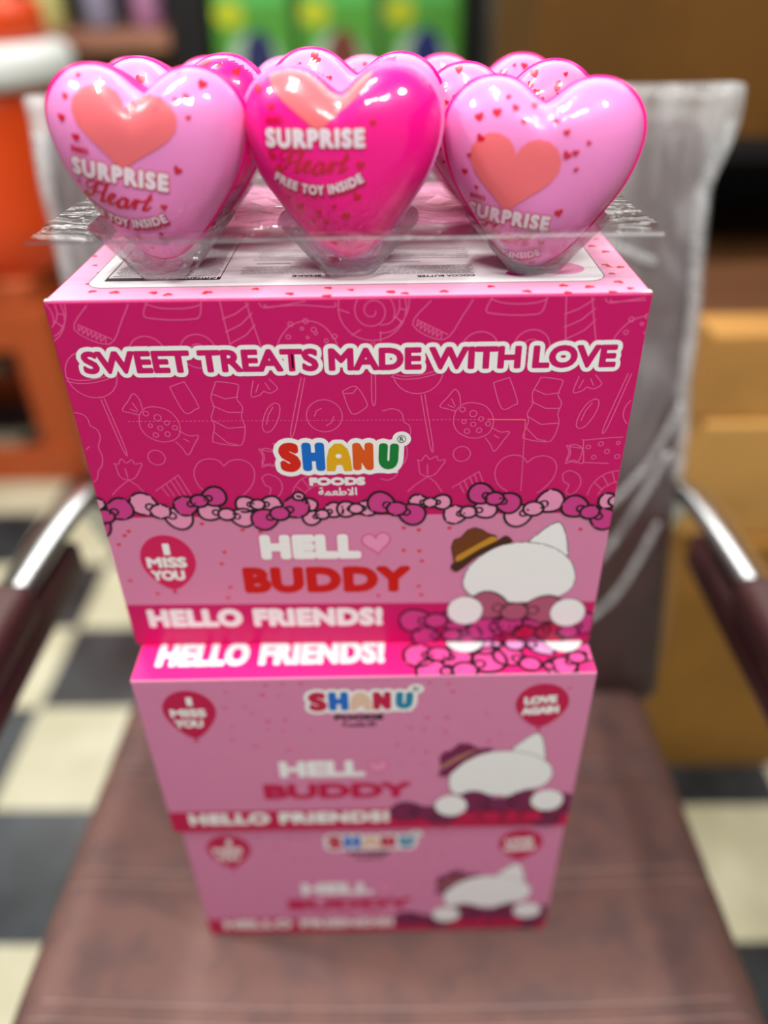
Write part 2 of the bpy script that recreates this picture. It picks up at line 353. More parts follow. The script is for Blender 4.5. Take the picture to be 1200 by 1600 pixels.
DOODLES = [('l',[(23.1,211.7),(19.3,208.1),(11.2,197.1),(25.4,189.9),(34,201.8),(38.6,209.7)]),('l',[(14.1,199),(27.1,192.4)]),('l',[(13.6,199.6),(13.1,196.5),(15.1,198.3),(14.7,195.2),(16.9,197.3),(16.6,194.1),(18.6,196.2),(18.4,193.2),(20.5,195.2),(20.1,192.2),(22.3,194.4),(22.1,191.4),(24.3,193.4),(24.2,190.6)]),('l',[(46.3,209.4),(43.9,203.1),(49,201.6),(56.1,201),(63.3,201.1),(68.7,202.3),(70.5,209.1)]),('l',[(45.7,208.5),(51.1,206.7),(58.1,206.1),(65.3,206.5),(70.1,207.9)]),('l',[(78.8,209),(79.7,198.6),(81,187.8)]),('l',[(90.3,208.6),(92.4,198.4),(94.8,187.6)]),('l',[(78.9,201.1),(85.2,203.5),(91.4,207.8)]),('l',[(79.5,194.9),(87,198.5),(92.4,203.6)]),('l',[(80.4,189.1),(88.8,193.5),(93.2,198.2)]),('l',[(102.2,187.5),(103.7,191.3),(106.5,195.1),(109.1,197.6),(112.9,199.1),(116.3,199.7),(120.7,199),(124.7,196.5),(127.5,192.9),(129.2,189.7),(129.9,187.1)]),('o',(109.2,198.2),1.1),('o',(116.1,199.6),1.1),('o',(128.7,192.1),1.1),('o',(107.7,192.2),1),('o',(119.5,195.5),1.1),('o',(120.3,193.9),0.8),('o',(114.2,196.1),0.7),('o',(116.5,191.8),0.6),('o',(124.9,190.1),0.9),('l',[(98.7,207.5),(99.8,206.4),(114.1,207),(128.8,205.9),(129.8,208)]),('o',(13.7,174.9),11.9),('l',[(1.3,172),(6.6,170.6),(14.3,171),(22.3,173.1),(26,175)]),('l',[(1.4,173.7),(7,172.2),(14.7,172.7),(22.4,174.7),(25.8,176.6)]),('l',[(15.4,162.1),(20.2,134.1),(21.6,134.4),(17.1,162.7)]),('o',(42.2,185.1),8.4),('o',(65.7,185.8),8.3),('o',(65.7,185.8),3.7),('c',[(32.1,153.6),(35.6,157.2),(40.9,157.8),(46.9,155.6),(50.5,149.7),(50,143.1),(46.1,139.4),(40,138.7),(34,141.8),(31.3,147.1)]),('o',(35.4,154.3),1.3),('o',(40.7,152),1.7),('o',(44.7,149.1),1.2),('o',(48.2,146.4),1.2),('o',(36.4,147.7),1),('o',(41,146.2),1.2),('o',(38.1,142.5),1.3),('o',(44,142.9),1.3),('l',[(34.3,157),(33.7,162.1),(31.4,165),(28.5,161.5),(24.5,156.3),(28,154.8),(32.1,153.6)]),('l',[(30,160.1),(31.8,156.2)]),('l',[(28.4,156.8),(31.4,155.3)]),('l',[(49.9,144.6),(54.4,141.8),(59,141.8),(56.3,137),(52.3,130.9),(50,134.8),(47.3,138.6)]),('l',[(51.5,140.1),(53.9,138.5)]),('c',[(49.4,168.2),(55.8,170.4),(57.2,169.6),(61.5,158.2),(60,156.4),(54.2,154.6)]),('l',[(71,169.3),(72.2,170.6),(80.9,169.3),(82,167.7),(80.5,161.5),(82.6,157.2),(81.5,151.5),(82.6,146.3),(80.7,138.1),(77.4,135.9),(67,137.7),(65.8,139.9),(67.7,147.3),(66.8,151.7),(68.9,157.4),(68.2,162.4),(71,169.3)]),('l',[(68.8,164.4),(74.8,161.6),(81.1,162.6)]),('l',[(68.2,158.1),(75.2,154.4),(82.2,154.3)]),('l',[(67.1,150.2),(74,145.7),(82.2,146.3)]),('l',[(67.2,143.6),(72.9,137.5),(77.4,136.4)]),('c',[(98.2,159.1),(100.3,158.1),(100.3,154.1),(98.2,148.3),(95,143.9),(92.1,143.5),(91.1,146.2),(92.2,151.3),(95,156.7)]),('l',[(97.3,157),(94.6,152.7),(93.2,147.6)]),('l',[(112,172.1),(104.7,143.8),(106.5,143.5),(113.6,171.8)]),('o',(121.7,151.8),8.7),('l',[(116.9,151.7),(118,154.5),(120.4,155.9)]),('l',[(126.3,151.5),(125.1,148.2),(122.4,146.5)]),('l',[(89.3,170.8),(87.5,162.8),(91.6,163.4),(93.7,165.2),(96.8,164.3),(100.3,166.5),(99.1,168.9),(96.9,171.5)]),('l',[(91.6,169),(89.9,164.8)]),('l',[(94.8,169.6),(96.7,166.1)]),('c',[(131.1,164.7),(137.5,167.2),(142.5,158.5),(140.9,155.2),(135,152.9)]),('l',[(131.3,163.5),(136.1,163.8),(138.2,166.5)]),('l',[(-3.1,154.1),(0.9,155.2),(4.6,154.3),(6.6,151.8),(7.1,148.1),(9.8,145.9),(10.4,141.4),(8.3,136.1),(9,130.7),(7.6,125.3),(5.1,122.2),(3.3,117.4),(-0.7,114.7),(-4.7,115.6)]),('l',[(-0.5,134.4),(1.9,134.7),(3.9,136.5)]),('o',(36.1,129.6),4.3),('l',[(14.6,125.2),(14,126.5),(16.1,126.1),(18.1,129.1),(20.3,126.7),(23.4,128.5),(24.5,126),(28,126.3),(26.3,122.7),(22.5,117.5),(18.3,116.9),(15.3,118.8),(14.6,125.2)]),('l',[(19.6,116.8),(13,111.6),(9.1,107.5)]),('l',[(18.9,116.9),(23.3,113.1),(26.7,107.3)]),('l',[(19,123.6),(19.2,118)]),('l',[(69.2,124.1),(66.9,127.3),(62.4,128.6),(57.4,127),(54,122.3),(53.5,116.7),(55.7,111),(60.6,106.8)]),('l',[(69.2,124.1),(72.9,127.2),(78.4,127.8),(82.8,125),(84.3,120.3),(82.9,113.9),(78.8,108.2),(75.7,105.8)]),('l',[(32,109.7),(45.3,119.2),(49.8,107)]),('l',[(35.5,112.1),(38.3,106.3)]),('l',[(38,114),(41.1,106.2)]),('l',[(40.7,116.1),(44.5,106.2)]),('l',[(43,117.6),(47.3,106.2)]),('l',[(87.7,117),(90.9,119.1),(96.1,116.4),(97.7,111.2),(95.8,106.3),(92.9,104.4),(90.7,106.4),(91.7,110.5),(88.9,112.6),(87.7,117)]),('l',[(89.5,133.8),(91.8,134.2),(95.9,131.8),(94.7,124.1),(91.5,124.4),(88.4,123.4),(90.3,128.8),(89.2,133.8)]),('l',[(241,133.6),(242.5,129.8),(241.8,124.8),(245.8,125.1),(250.3,123.5),(248.9,135.8),(250.5,136.7),(272.7,137.2),(275.6,123.9),(250.2,123.8)]),('l',[(249.2,132),(245.1,132.5),(240.8,133.8)]),('o',(251.7,132.7),1.1),('o',(257.7,134.4),1.2),('o',(261.3,130),1.2),('o',(255.2,126.8),1.1),('o',(266.8,127),1.2),('o',(266.2,134.8),0.9),('l',[(254.9,104.1),(256.7,110.6),(261.4,116.2),(267.1,118.5),(270.5,118.2)]),('l',[(260.4,104),(262.5,108.1),(266.8,111.3),(270.8,112.1)]),('l',[(258,111.4),(262.2,107.3)]),('l',[(261.4,115.7),(265,109.7)]),('l',[(265.8,118.2),(268.1,111.8)]),('l',[(249.2,208.1),(250,206.6),(253.6,206.1),(269.6,208.7)]),('l',[(-3.7,193.5),(1.3,194.1),(5.9,197.8),(8.9,203.4),(9.7,208.9)]),('l',[(-3.3,197.3),(0.5,197.9),(3.7,201),(5.3,204.7),(5.3,208.6)]),('l',[(3.7,201),(6.3,198.2)]),('l',[(5.3,204.7),(8.9,204)]),('l',[(147.6,203.8),(147.7,203.2),(147.6,202.6),(147.2,201.9),(146.5,201.4),(145.7,201.2),(144.7,201.3),(143.8,201.8),(143,202.7),(142.6,203.9),(142.7,205.3),(143.2,206.6),(144.2,207.7),(145.6,208.4),(147.2,208.6),(148.8,208.2),(150.3,207.2),(151.4,205.6),(151.9,203.7),(151.7,201.6),(150.8,199.6),(149.2,197.9),(147.1,197),(144.7,196.8),(142.3,197.5),(140.3,199.1),(138.9,201.4),(138.4,204.2),(138.8,207),(140.2,209.6),(142.4,211.6),(145.2,212.7),(148.2,212.8),(151.2,211.8),(153.7,209.7),(155.5,206.8),(156.2,203.3),(155.6,199.7)]),('o',(146.2,205.1),15.2),('l',[(156.2,201.1),(159.8,198.4)]),('l',[(149.8,194.2),(149.6,189.6)]),('l',[(140.6,195.1),(136.7,192.6)]),('l',[(135.8,203.1),(131.3,204.8)]),('l',[(138.9,211.9),(137.1,216.7)]),('l',[(147.4,215),(149.6,219.6)]),('l',[(155,210.2),(159.6,211.5)]),('l',[(145.6,189),(144.9,160.6),(146.7,160.2),(146.8,189)])]
BOWS = [('d',(2.5,94.4),(10.8,98.5),(-2.2,88),5.7),('l',(-0.3,102.2),(1.5,102.2),(-3.4,102.2),4.9),('l',(32.3,97),(24.5,101.3),(40.9,92.6),5.9),('d',(53.7,103.4),(46.5,100.5),(61.4,105.8),5.1),('l',(66.9,94.7),(58.5,96.6),(74.7,92.6),5),('l',(83.9,100.7),(77.8,100.8),(90.6,100.9),4.2),('d',(94.9,94.9),(87,91.4),(103.2,98.5),5.7),('l',(105.6,105.6),(105.6,105.6),(110.7,100.4),3.4),('l',(117.3,94),(111.9,92),(123,96.5),4),('l',(135.1,97.4),(130.6,97.1),(140.7,97.7),4.2),('d',(156.3,97.1),(148.7,100.6),(164.1,93.7),5.7),('l',(173.8,100.7),(167.9,101.1),(179.7,100.9),3.9),('l',(194,94.5),(187.5,93),(202.6,96.1),4.9),('d',(207.3,102.7),(200.4,105.6),(214.1,100.1),5.4),('l',(227.9,96.1),(220.7,92.1),(235.8,100.4),5.9),('d',(257.7,93.6),(249.9,97),(265.1,89.3),5.7),('l',(270.1,100.4),(266.7,100.4),(273.8,100.3),4.1)]
BOWS_LOW = [('d',(178.7,17.8),(167.1,17.9),(190.3,18.5),6.6),('d',(221.9,14.4),(208.4,11.8),(234.7,9),7.5),('m',(230.7,8.3),(220.7,12.6),(245.9,7.6),6.6),('d',(256.8,8.4),(248.8,6.6),(264.4,13.9),6.1),('l',(188,6.4),(172.8,5.7),(197.7,6.3),5.5)]
HEAD = [(193.3,45.1),(193.9,51.9),(196.6,58.5),(202,65),(210,71),(217.4,73.5),(224.9,74.3),(233.9,73.2),(241.8,70.1),(248.1,65.2),(252.6,59.4),(255.4,51.1),(255.2,44.3),(252.5,39.1),(247.6,35.7),(240.5,33.2),(230,31.5),(219.3,31.7),(209.8,33.6),(201.7,35.4),(196.2,39)]
EAR = [(228.1,74),(232,79.7),(236.5,84.3),(241.8,87.3),(244.6,84.7),(247.2,78),(248.7,70.8),(248.8,64.4),(239.5,67.7)]
HAT = [(188.1,59.5),(186,71.7),(187.1,76.4),(190.6,77.9),(194.2,82.9),(197.8,84.4),(201.7,83.1),(204.9,80.6),(209.4,78.9),(211.6,74.5),(199.9,68.3)]
BRIM = [(186,57.3),(186.8,60.3),(190,61.6),(199.9,69.1),(209.7,75.3),(214.5,78.9),(217.8,76.8),(218.1,74.4),(209.9,71.3),(200.1,64.7),(193.4,57.7),(189,54.5)]
BAND = [(188.4,61.6),(188.6,65.2),(197.2,71.5),(207,78.5),(210.1,78),(210.9,76.1),(201.1,70.2),(191.2,62.2)]
TIE = [(223.5,24.5),(209,29.1),(239.9,26.1)]
PAW = [(195.2,25.7),(254.3,23.5)]
KEY = {'slogan':[(8.8,174.2),(258.9,173.9),(11.9,186.9),(256.9,186.8)],'ballo':[(30.7,63),(13.4,63.2),(34.2,83.1),(27.6,41.3)],'t_I':[(30.9,68.3),(32.3,76.2)],'t_miss':[(18,59.6),(40.7,59.3),(30.6,66.6)],'t_you':[(18.8,50.4),(37.8,50.1),(29.6,56.7)],'hell':[(81.7,64.6),(136.2,63.8),(83.5,81.1),(136.8,80.4)],'buddy':[(68.9,39.8),(164,40.9),(71.2,58.8),(164,59)],'friends':[(10.5,14.5),(147.3,14.7),(13.4,29.4),(147.5,28.7)],'panel':[(-1.9,96.9),(268.4,97.3),(-0.2,32.1),(273,30.9),(0.2,4.3),(271.1,4.4)],'perf':[(26,150.7),(201.8,148.5),(218.9,147.9),(220.6,109.8)],'heart':[(145.2,72.5),(136.2,72.6)],'perf2':[(250.3,95.5),(270.4,95.2)],'lowdots':[(12.4,84.2)]}
LOGO = {'S':[(97.6,120.4),(108.5,137.4)],'H':[(107.2,120.7),(121.2,137.2)],'A':[(121.2,120.9),(133.7,136.3)],'N':[(133.2,120.7),(145.4,136.9)],'U':[(145.7,121.3),(157.6,136)],'R':[(159.1,138.6)],'foods':[(111.7,112),(140.6,116.8)],'arab':[(116.2,105.8),(135.8,110.1)],'white':[(95.3,117.8),(159.9,138.8)]}
DOTS = [(12.8,84),(5.7,75.2),(6.6,49.8),(52.7,88.4),(74,84.2),(83.4,82.8),(62.3,69.3),(59.6,61.2),(62.3,44.3),(-1.2,61.2),(10.1,81.2),(20.3,40.1),(59.9,36.4),(160,84.3),(168.1,82.9),(184.5,83.9),(159.9,69.3),(168.6,68.7),(170,61.7),(168.4,43.7),(169.9,37.3),(254.2,82.1),(145.6,37.1)]
B2 = {'ballL':[(30.1,120.6),(14.7,120.8),(32.9,137.9),(25.5,94)],'tI':[(30.9,127.4)],'tM':[(29.4,118)],'tY':[(27.8,108.4)],'hell':[(76.8,57),(126.9,56.5),(78.5,74.6)],'buddy':[(63.7,33.6),(126.1,32.9),(65.5,50.5)],'band':[(-2.2,22.6),(-0.4,2.6)],'friends':[(11.7,7),(14,21.3)],'logoS':[(100,118),(107.8,131.5)],'ballR':[(236.8,121.6),(221.4,121.8),(235,139.5),(238.9,100.8)],'hellR':[(132.4,58.1),(132.8,72.6)],'buddyR':[(160.8,35.8),(160.8,51)],'friendsR':[(146.7,10.3),(146.9,22.7)],'logoU':[(149.3,117.8),(161.1,130.2)],'reg':[(163,134.3)],'logow':[(97.6,116.5),(164.9,135.8)],'foods':[(121,106.9),(142.6,112)],'corner':[(266.3,150)],'logo':[(99.9,116.6),(162.3,117.5),(101.1,133.1),(162.1,133.9),(97.2,111),(166.5,137.6)]}
B2HEAD = [(184.6,53),(186.1,60.9),(192.2,68.6),(201.6,76.1),(211,79.6),(222,80.1),(231.8,77.9),(240.6,73.5),(247.6,65.7),(250,56.8),(247.4,47.7),(242.1,43.1),(233.7,40.9),(225.5,35.1),(210.9,36.4),(199.2,37.7),(189.1,37.8),(185.3,43.8)]
B2EAR = [(222.7,79.5),(226.9,87.5),(233.1,94.1),(237,96.1),(240.4,91.5),(242.6,81),(243.4,70.2),(233.5,74.6)]
B2HAT = [(179.8,61),(178.3,75.3),(180.7,80),(184.8,81.2),(190,87.9),(195.5,87.5),(201.2,83.6),(202.8,79.3),(192.1,70.8)]
B2BRIM = [(177.7,59.4),(181.1,64.3),(191.9,74),(202.6,82.5),(209.4,83.1),(210.2,80.9),(202.8,78.2),(193.5,69.7),(184.1,57.5),(179.9,56.4)]
B2BAND = [(179.7,63.9),(179.3,67.6),(189.1,76.2),(199.8,82.5),(202.7,81),(193.4,72.9),(182.5,64.7)]
B2TIE = [(218.2,25.5),(202.6,29.3),(233.3,29)]
B2PAW = [(186.6,25.9),(249.2,30)]
B2BOWS = [('d',(170.6,15),(158.7,16.4),(179.6,12.4),6),('m',(214.1,9.5),(200.4,14.7),(227.3,11.9),6.7),('m',(241,9.2),(230.5,9.4),(248.6,7.9),6),('d',(255.2,15.3),(249.9,9.1),(259,21.4),5.3)]
B2DOTS = [(53.5,136.6),(74.2,133.6),(83.9,132.6),(66.7,117.6),(75.3,110.5),(85.4,111.8),(74,103.4),(83.4,101.9),(99.5,102.7),(53,106.3),(51.1,122.9),(65.2,88),(62.7,123.6),(51.5,94.6),(84.8,84),(76.8,141.7),(86.5,142.4),(97.2,142.3),(16,125),(0.9,113.2),(184.3,133.3),(181.5,140.2),(170.6,141.2),(204.8,114.2),(181.8,111.1),(169.8,111.6),(167.9,101.6),(159.9,102.7),(181.5,98.4),(161.3,81.9),(169.6,79.7),(151.7,87.3),(154.4,69),(168.4,68.9),(207.7,88.8),(214,96),(251.8,134.7)]
TOPBOWS = [('h',(177,16.9),(166,16.1),(186.3,13),6.8),('h',(191,3.7),(173.6,3),(205.1,10.9),7.3),('p',(222.5,24),(205.2,24.2),(238.2,22.8),6.2),('h',(229,7.8),(217.8,14.5),(246,4.8),6.4),('h',(256.8,12.1),(249,6.6),(263,15.8),5.4)]
TOPPAW = [(192.9,26.4),(251.1,25.2)]
TOPKEY = [(12.7,11.9),(145.7,11.8),(13.9,29.3),(146.5,29.1),(3.3,-2.9),(264.7,2.8)]
PANEL = [(17.7,20.3),(250.4,8.2),(253.7,80.2),(19.4,86.9),(12.6,26.9),(18.8,26.6),(41.2,27.5),(23,67.1),(60.7,28.5),(69.3,28.1),(64.5,94.2)]
PTXT = [(109.1,29.1),(131.8,28),(169.4,26.3),(193.3,25.2),(139.2,35.4),(195.6,49.8),(83.2,50.1)]
TOPDOTS = [(154.7,6.3),(161,4.4),(178.4,6.3),(199.6,12),(215.3,4.7),(232.5,11.9),(243.6,9.7),(261.1,6.5),(267.2,4.5),(258.2,27.6),(258.6,15.8),(258.7,40.9),(263,62.7),(252.1,2.1),(232.5,-0.4),(258.5,72.9),(18.2,13),(29.2,11.4),(47.5,10),(54.2,7.3),(71.4,9.3),(93.1,13.2),(109.7,5.9),(126.4,13.1),(136.8,9.9),(154.9,6.7),(2.2,68.1),(-0.9,86.8),(126.7,0.1),(-0.3,94)]
PINKDISC = [(236.6,33.7),(242.6,33.4)]


# ------------------------------------------------------------------ the setting
floor_m = bpy.data.materials.new('checkered_tiles'); floor_m.use_nodes = True
nt = floor_m.node_tree; bs = nt.nodes['Principled BSDF']; Ln = nt.links.new
tc = nt.nodes.new('ShaderNodeTexCoord'); mp = nt.nodes.new('ShaderNodeMapping'); mp.inputs['Location'].default_value = (0.65 + 0.211 * 20, -0.535 + 0.211 * 20, 0.05)
ck = nt.nodes.new('ShaderNodeTexChecker'); ck.inputs['Scale'].default_value = 1 / 0.211
ns = nt.nodes.new('ShaderNodeTexNoise'); ns.inputs['Scale'].default_value = 9; ns.inputs['Detail'].default_value = 5
ra = nt.nodes.new('ShaderNodeValToRGB'); ra.color_ramp.elements[0].color = lin((192, 187, 156)); ra.color_ramp.elements[1].color = lin((216, 212, 184))
rb = nt.nodes.new('ShaderNodeValToRGB'); rb.color_ramp.elements[0].color = lin((34, 38, 40)); rb.color_ramp.elements[1].color = lin((66, 70, 74))
for r_ in (ra, rb): r_.color_ramp.elements[0].position = 0.35; r_.color_ramp.elements[1].position = 0.7
Ln(tc.outputs['Object'], mp.inputs['Vector']); Ln(mp.outputs['Vector'], ck.inputs['Vector']); Ln(tc.outputs['Object'], ns.inputs['Vector'])
Ln(ns.outputs['Fac'], ra.inputs['Fac']); Ln(ns.outputs['Fac'], rb.inputs['Fac'])
Ln(ra.outputs['Color'], ck.inputs['Color1']); Ln(rb.outputs['Color'], ck.inputs['Color2']); Ln(ck.outputs['Color'], bs.inputs['Base Color'])
bs.inputs['Roughness'].default_value = 0.28
bm = bmesh.new(); add_box(bm, -3.2, 3.2, -2.5, 3.3, -0.05, 0.0)
tag(from_bm('floor', bm, floor_m), kind='structure')
bm = bmesh.new(); add_box(bm, -3.2, 3.2, 3.2, 3.3, 0.0, 2.7)
tag(from_bm('wall_back', bm, mat('wall_paint', (120, 112, 98), rough=0.8, mottled=(104, 98, 86), mscale=3)), kind='structure')
bm = bmesh.new(); add_box(bm, -3.3, -3.2, -2.5, 3.3, 0.0, 2.7)
tag(from_bm('wall_left', bm, MATS['wall_paint']), kind='structure')
bm = bmesh.new(); add_box(bm, 3.2, 3.3, -2.5, 3.3, 0.0, 2.7)
tag(from_bm('wall_right', bm, MATS['wall_paint']), kind='structure')

# ------------------------------------------------------------------ chair
leather = mat('brown_leatherette', (116, 84, 77), rough=0.55, spec=0.35, bump=0.15, bscale=260, mottled=(101, 76, 73), mscale=34)
leather_d = mat('dark_leatherette', (72, 48, 46), rough=0.45, spec=0.4, bump=0.25, bscale=260, mottled=(66, 46, 46), mscale=22)
chrome = mat('chrome', (232, 236, 238), rough=0.24, metal=1.0)
padm = mat('arm_pad_leather', (74, 44, 44), rough=0.4, spec=0.5, bump=0.2, bscale=200)
chair = thing('office_chair', (-0.009, 0.30, 0.0), 'brown leatherette armchair with chrome arms carrying the stack of pink cartons', 'chair')
SEAT = 0.476
bm = bmesh.new()
NX, NY = 48, 44
def seat_pt(i, j):
    u = i / NX * 2 - 1; v = j / NY
    y = -0.22 + v * 0.475
    hw = 0.279 - 0.012 * v
    cr = min(1, v * 6); 
    if v < 0.10: hw -= 0.02 * (1 - v / 0.10) ** 2
    x = u * hw
    edge = max(0, abs(u) - 0.90) / 0.10
    z = SEAT - 0.012 * edge ** 2 - (0.03 * (1 - v / 0.16) ** 2 if v < 0.16 else 0)
    for sy in (0.058, 0.165, 0.062 - 0.105):
        yy = sy + 0.008 * (u * u - 1) + 0.0
        z -= 0.0022 * math.exp(-((y - yy) / 0.005) ** 2)
    return Vector((x, y, z))
top = [[bm.verts.new(seat_pt(i, j)) for i in range(NX + 1)] for j in range(NY + 1)]
for j in range(NY):
    for i in range(NX): bm.faces.new((top[j][i], top[j][i + 1], top[j + 1][i + 1], top[j + 1][i]))
ring = [top[0][i] for i in range(NX + 1)] + [top[j][NX] for j in range(1, NY + 1)] + [top[NY][i] for i in range(NX - 1, -1, -1)] + [top[j][0] for j in range(NY - 1, 0, -1)]
prev = ring
for dz, sc in ((0.018, 1.012), (0.05, 1.012), (0.07, 0.97)):
    cur = [bm.verts.new((v.co.x * sc, 0.02 + (v.co.y - 0.02) * sc, min(v.co.z, SEAT) - dz + (SEAT - v.co.z) * (0 if dz < 0.06 else 1))) for v in ring]
    for k in range(len(ring)): bm.faces.new((prev[k], prev[(k + 1) % len(ring)], cur[(k + 1) % len(ring)], cur[k]))
    prev = cur
bm.faces.new(prev)
seat = from_bm('seat_cushion', bm, leather, chair, True)
for sy in (0.058, 0.165, -0.043):
    for off in (-0.006, 0.006):
        P = Print()
        pts = [((-0.97 + 1.94 * k / 40) * 272, (sy + off + 0.008 * ((-0.97 + 1.94 * k / 40) ** 2 - 1)) * 1000) for k in range(41)]
        P.stroke(pts, 1.3, 'stitch', 0)
        P.build('seam_stitching', lambda x, y, z: Vector((x, y, SEAT + 0.0002 + z - (0.012 * (max(0, abs(x) / 0.272 - 0.9) / 0.1) ** 2))), seat)
# backrest, leaning back
BT = R(12.5)
def back_at(u, w, d):   # u across, w up from the seat, d out to the front
    u = u * (0.965 + 0.06 * w) + 0.027 - 0.058 * w
    return Vector((u, 0.285 + w * math.sin(BT) - d * math.cos(BT), 0.44 + w * math.cos(BT) + d * math.sin(BT)))
bm = bmesh.new()
add_box(bm, -0.274, 0.274, -0.03, 0.035, 0.0, 0.565, 0.022, 4)
for v in bm.verts:
    v.co = back_at(v.co.x, v.co.z, -v.co.y)
back = from_bm('backrest', bm, leather_d, chair, True)
# clear dust cover pulled over the backrest, loose ears at the upper corners
bm = bmesh.new(); NU, NV = 60, 46
rnd = [random.uniform(0, 6.28) for _ in range(12)]
def cover_pt(i, j, face):
    a = i / NU; w = 0.05 + 0.525 * j / NV; top_k = max(0, (j / NV - 0.88) / 0.12)
    ear = (0.018 if i > NU / 2 else -0.004) * min(1, top_k * 1.4)
    hw = 0.279 + ear
    wr = 0.0022 * math.sin(17 * a + 9 * w * 3 + rnd[0]) + 0.0018 * math.sin(38 * a - 31 * w + rnd[1]) + 0.0015 * math.sin(61 * w + 14 * a + rnd[2])
    d = 0.036 + 0.003 + abs(wr) * 1.3
    u = (a * 2 - 1) * hw
    e = max(0, abs(a * 2 - 1) - 0.93) / 0.07
    d -= 0.02 * e ** 2
    if face: d = -0.037 - abs(wr) + 0.02 * e ** 2
    return back_at(u, w + 0.01 * top_k, d)
for face in (0, 1):
    g = [[bm.verts.new(cover_pt(i, j, face)) for i in range(NU + 1)] for j in range(NV + 1)]
    for j in range(NV):
        for i in range(NU): bm.faces.new((g[j][i], g[j][i + 1], g[j + 1][i + 1], g[j + 1][i]))
    if face == 0: g0 = g
    else:
        for j in range(NV):
            for i in (0, NU): bm.faces.new((g0[j][i], g0[j + 1][i], g[j + 1][i], g[j][i]))
        for i in range(NU): bm.faces.new((g0[NV][i], g0[NV][i + 1], g[NV][i + 1], g[NV][i]))
cover_m = film('dust_cover_film', clear=0.975, rough=0.22, bump=1.0, bscale=15, stretch=(1.6, 1.0, 0.5), milky=0.10, edge=0.12)
# film doubled towards its closed top; added milkiness also paints in the ceiling reflection
nt = cover_m.node_tree; geo = nt.nodes.new('ShaderNodeTexCoord'); sp = nt.nodes.new('ShaderNodeSeparateXYZ'); mrz = nt.nodes.new('ShaderNodeMapRange'); mul = nt.nodes.new('ShaderNodeMath'); mul.operation = 'MULTIPLY'
nt.links.new(geo.outputs['Object'], sp.inputs[0]); nt.links.new(sp.outputs['Z'], mrz.inputs['Value'])
mrz.inputs['From Min'].default_value = 0.66; mrz.inputs['From Max'].default_value = 1.0; mrz.inputs['To Min'].default_value = 0.08; mrz.inputs['To Max'].default_value = 4.6
mixn = [n for n in nt.nodes if n.type == 'MIX_SHADER'][-1]; src = mixn.inputs['Fac'].links[0].from_socket
nt.links.new(src, mul.inputs[0]); nt.links.new(mrz.outputs['Result'], mul.inputs[1]); mul.use_clamp = True; nt.links.new(mul.outputs[0], mixn.inputs['Fac'])
tag(from_bm('dust_cover', bm, cover_m, chair, True), 'clear plastic dust cover over the backrest')
cover = chair.children[-1]
seam_m = film('dust_cover_seam', clear=0.86, rough=0.25, bump=1.0, bscale=40, milky=0.34, edge=0.3)
for s in (-1, 1):
    bm = bmesh.new()
    add_tube(bm, [back_at(s * (0.268 + 0.0012 * math.sin(k * 0.5) + (0.018 if s > 0 else -0.004) * min(1, max(0, (w - 0.512) / 0.045))), w, 0.030) for k, w in enumerate([0.26 + 0.30 * i / 30 for i in range(31)])], 0.006, 10, 0.7)
    from_bm('cover_seam', bm, seam_m, cover, True)
for pts in ([(0.262, 0.335), (0.23, 0.27), (0.17, 0.21), (0.12, 0.18)], [(0.255, 0.29), (0.20, 0.19), (0.13, 0.12)], [(0.10, 0.37), (0.16, 0.39), (0.22, 0.385)], [(0.25, 0.22), (0.21, 0.14), (0.15, 0.09)], [(0.12, 0.44), (0.17, 0.47), (0.23, 0.455)], [(-0.25, 0.40), (-0.21, 0.33), (-0.15, 0.30)]):
    bm = bmesh.new()
    add_tube(bm, [back_at(p.x, p.y, 0.041) for p in smooth_path([(a, b, 0) for a, b in pts], 8)], 0.0034, 8, 0.7)
    from_bm('cover_fold', bm, seam_m, cover, True)
for s in (-1, 1):
    bm = bmesh.new()
    add_tube(bm, smooth_path([(s * 0.272, 0.36, 0.60), (s * 0.298, 0.365, 0.645), (s * 0.308, 0.33, 0.663), (s * 0.314, 0.20, 0.665), (s * 0.317, -0.04, 0.66), (s * 0.318, -0.13, 0.645), (s * 0.318, -0.155, 0.60), (s * 0.316, -0.14, 0.46), (s * 0.31, -0.10, 0.405), (s * 0.25, -0.08, 0.395)], 7), 0.025, 24, 0.5)
    arm = from_bm('armrest', bm, chrome, chair, True)
    bm = bmesh.new(); add_box(bm, -0.034, 0.034, -0.13, 0.185, -0.014, 0.024, 0.012, 4)
    for v in bm.verts: v.co += Vector((s * 0.3165, 0, 0.668))
    from_bm('arm_pad', bm, padm, arm, True)
    bm = bmesh.new(); add_box(bm, -0.016, 0.016, -0.10, 0.29, -0.05, -0.0135, 0.006, 3)
    for v in bm.verts: v.co += Vector((s * 0.306, 0, 0.668))
    from_bm('arm_underside', bm, padm, arm, True)
for sx in (-1, 1):
    for sy, y in ((-1, -0.17), (1, 0.22)):
        bm = bmesh.new()
        add_tube(bm, smooth_path([(sx * 0.24, y, 0.405), (sx * 0.255, y + sy * 0.01, 0.2), (sx * 0.265, y + sy * 0.02, 0.0)], 6), 0.013, 12)
        from_bm('leg', bm, chrome, chair, True)
bm = bmesh.new(); add_box(bm, -0.25, 0.25, -0.18, 0.24, 0.385, 0.408, 0.004)
from_bm('seat_frame', bm, mat('black_frame', (26, 24, 24), rough=0.5), chair)

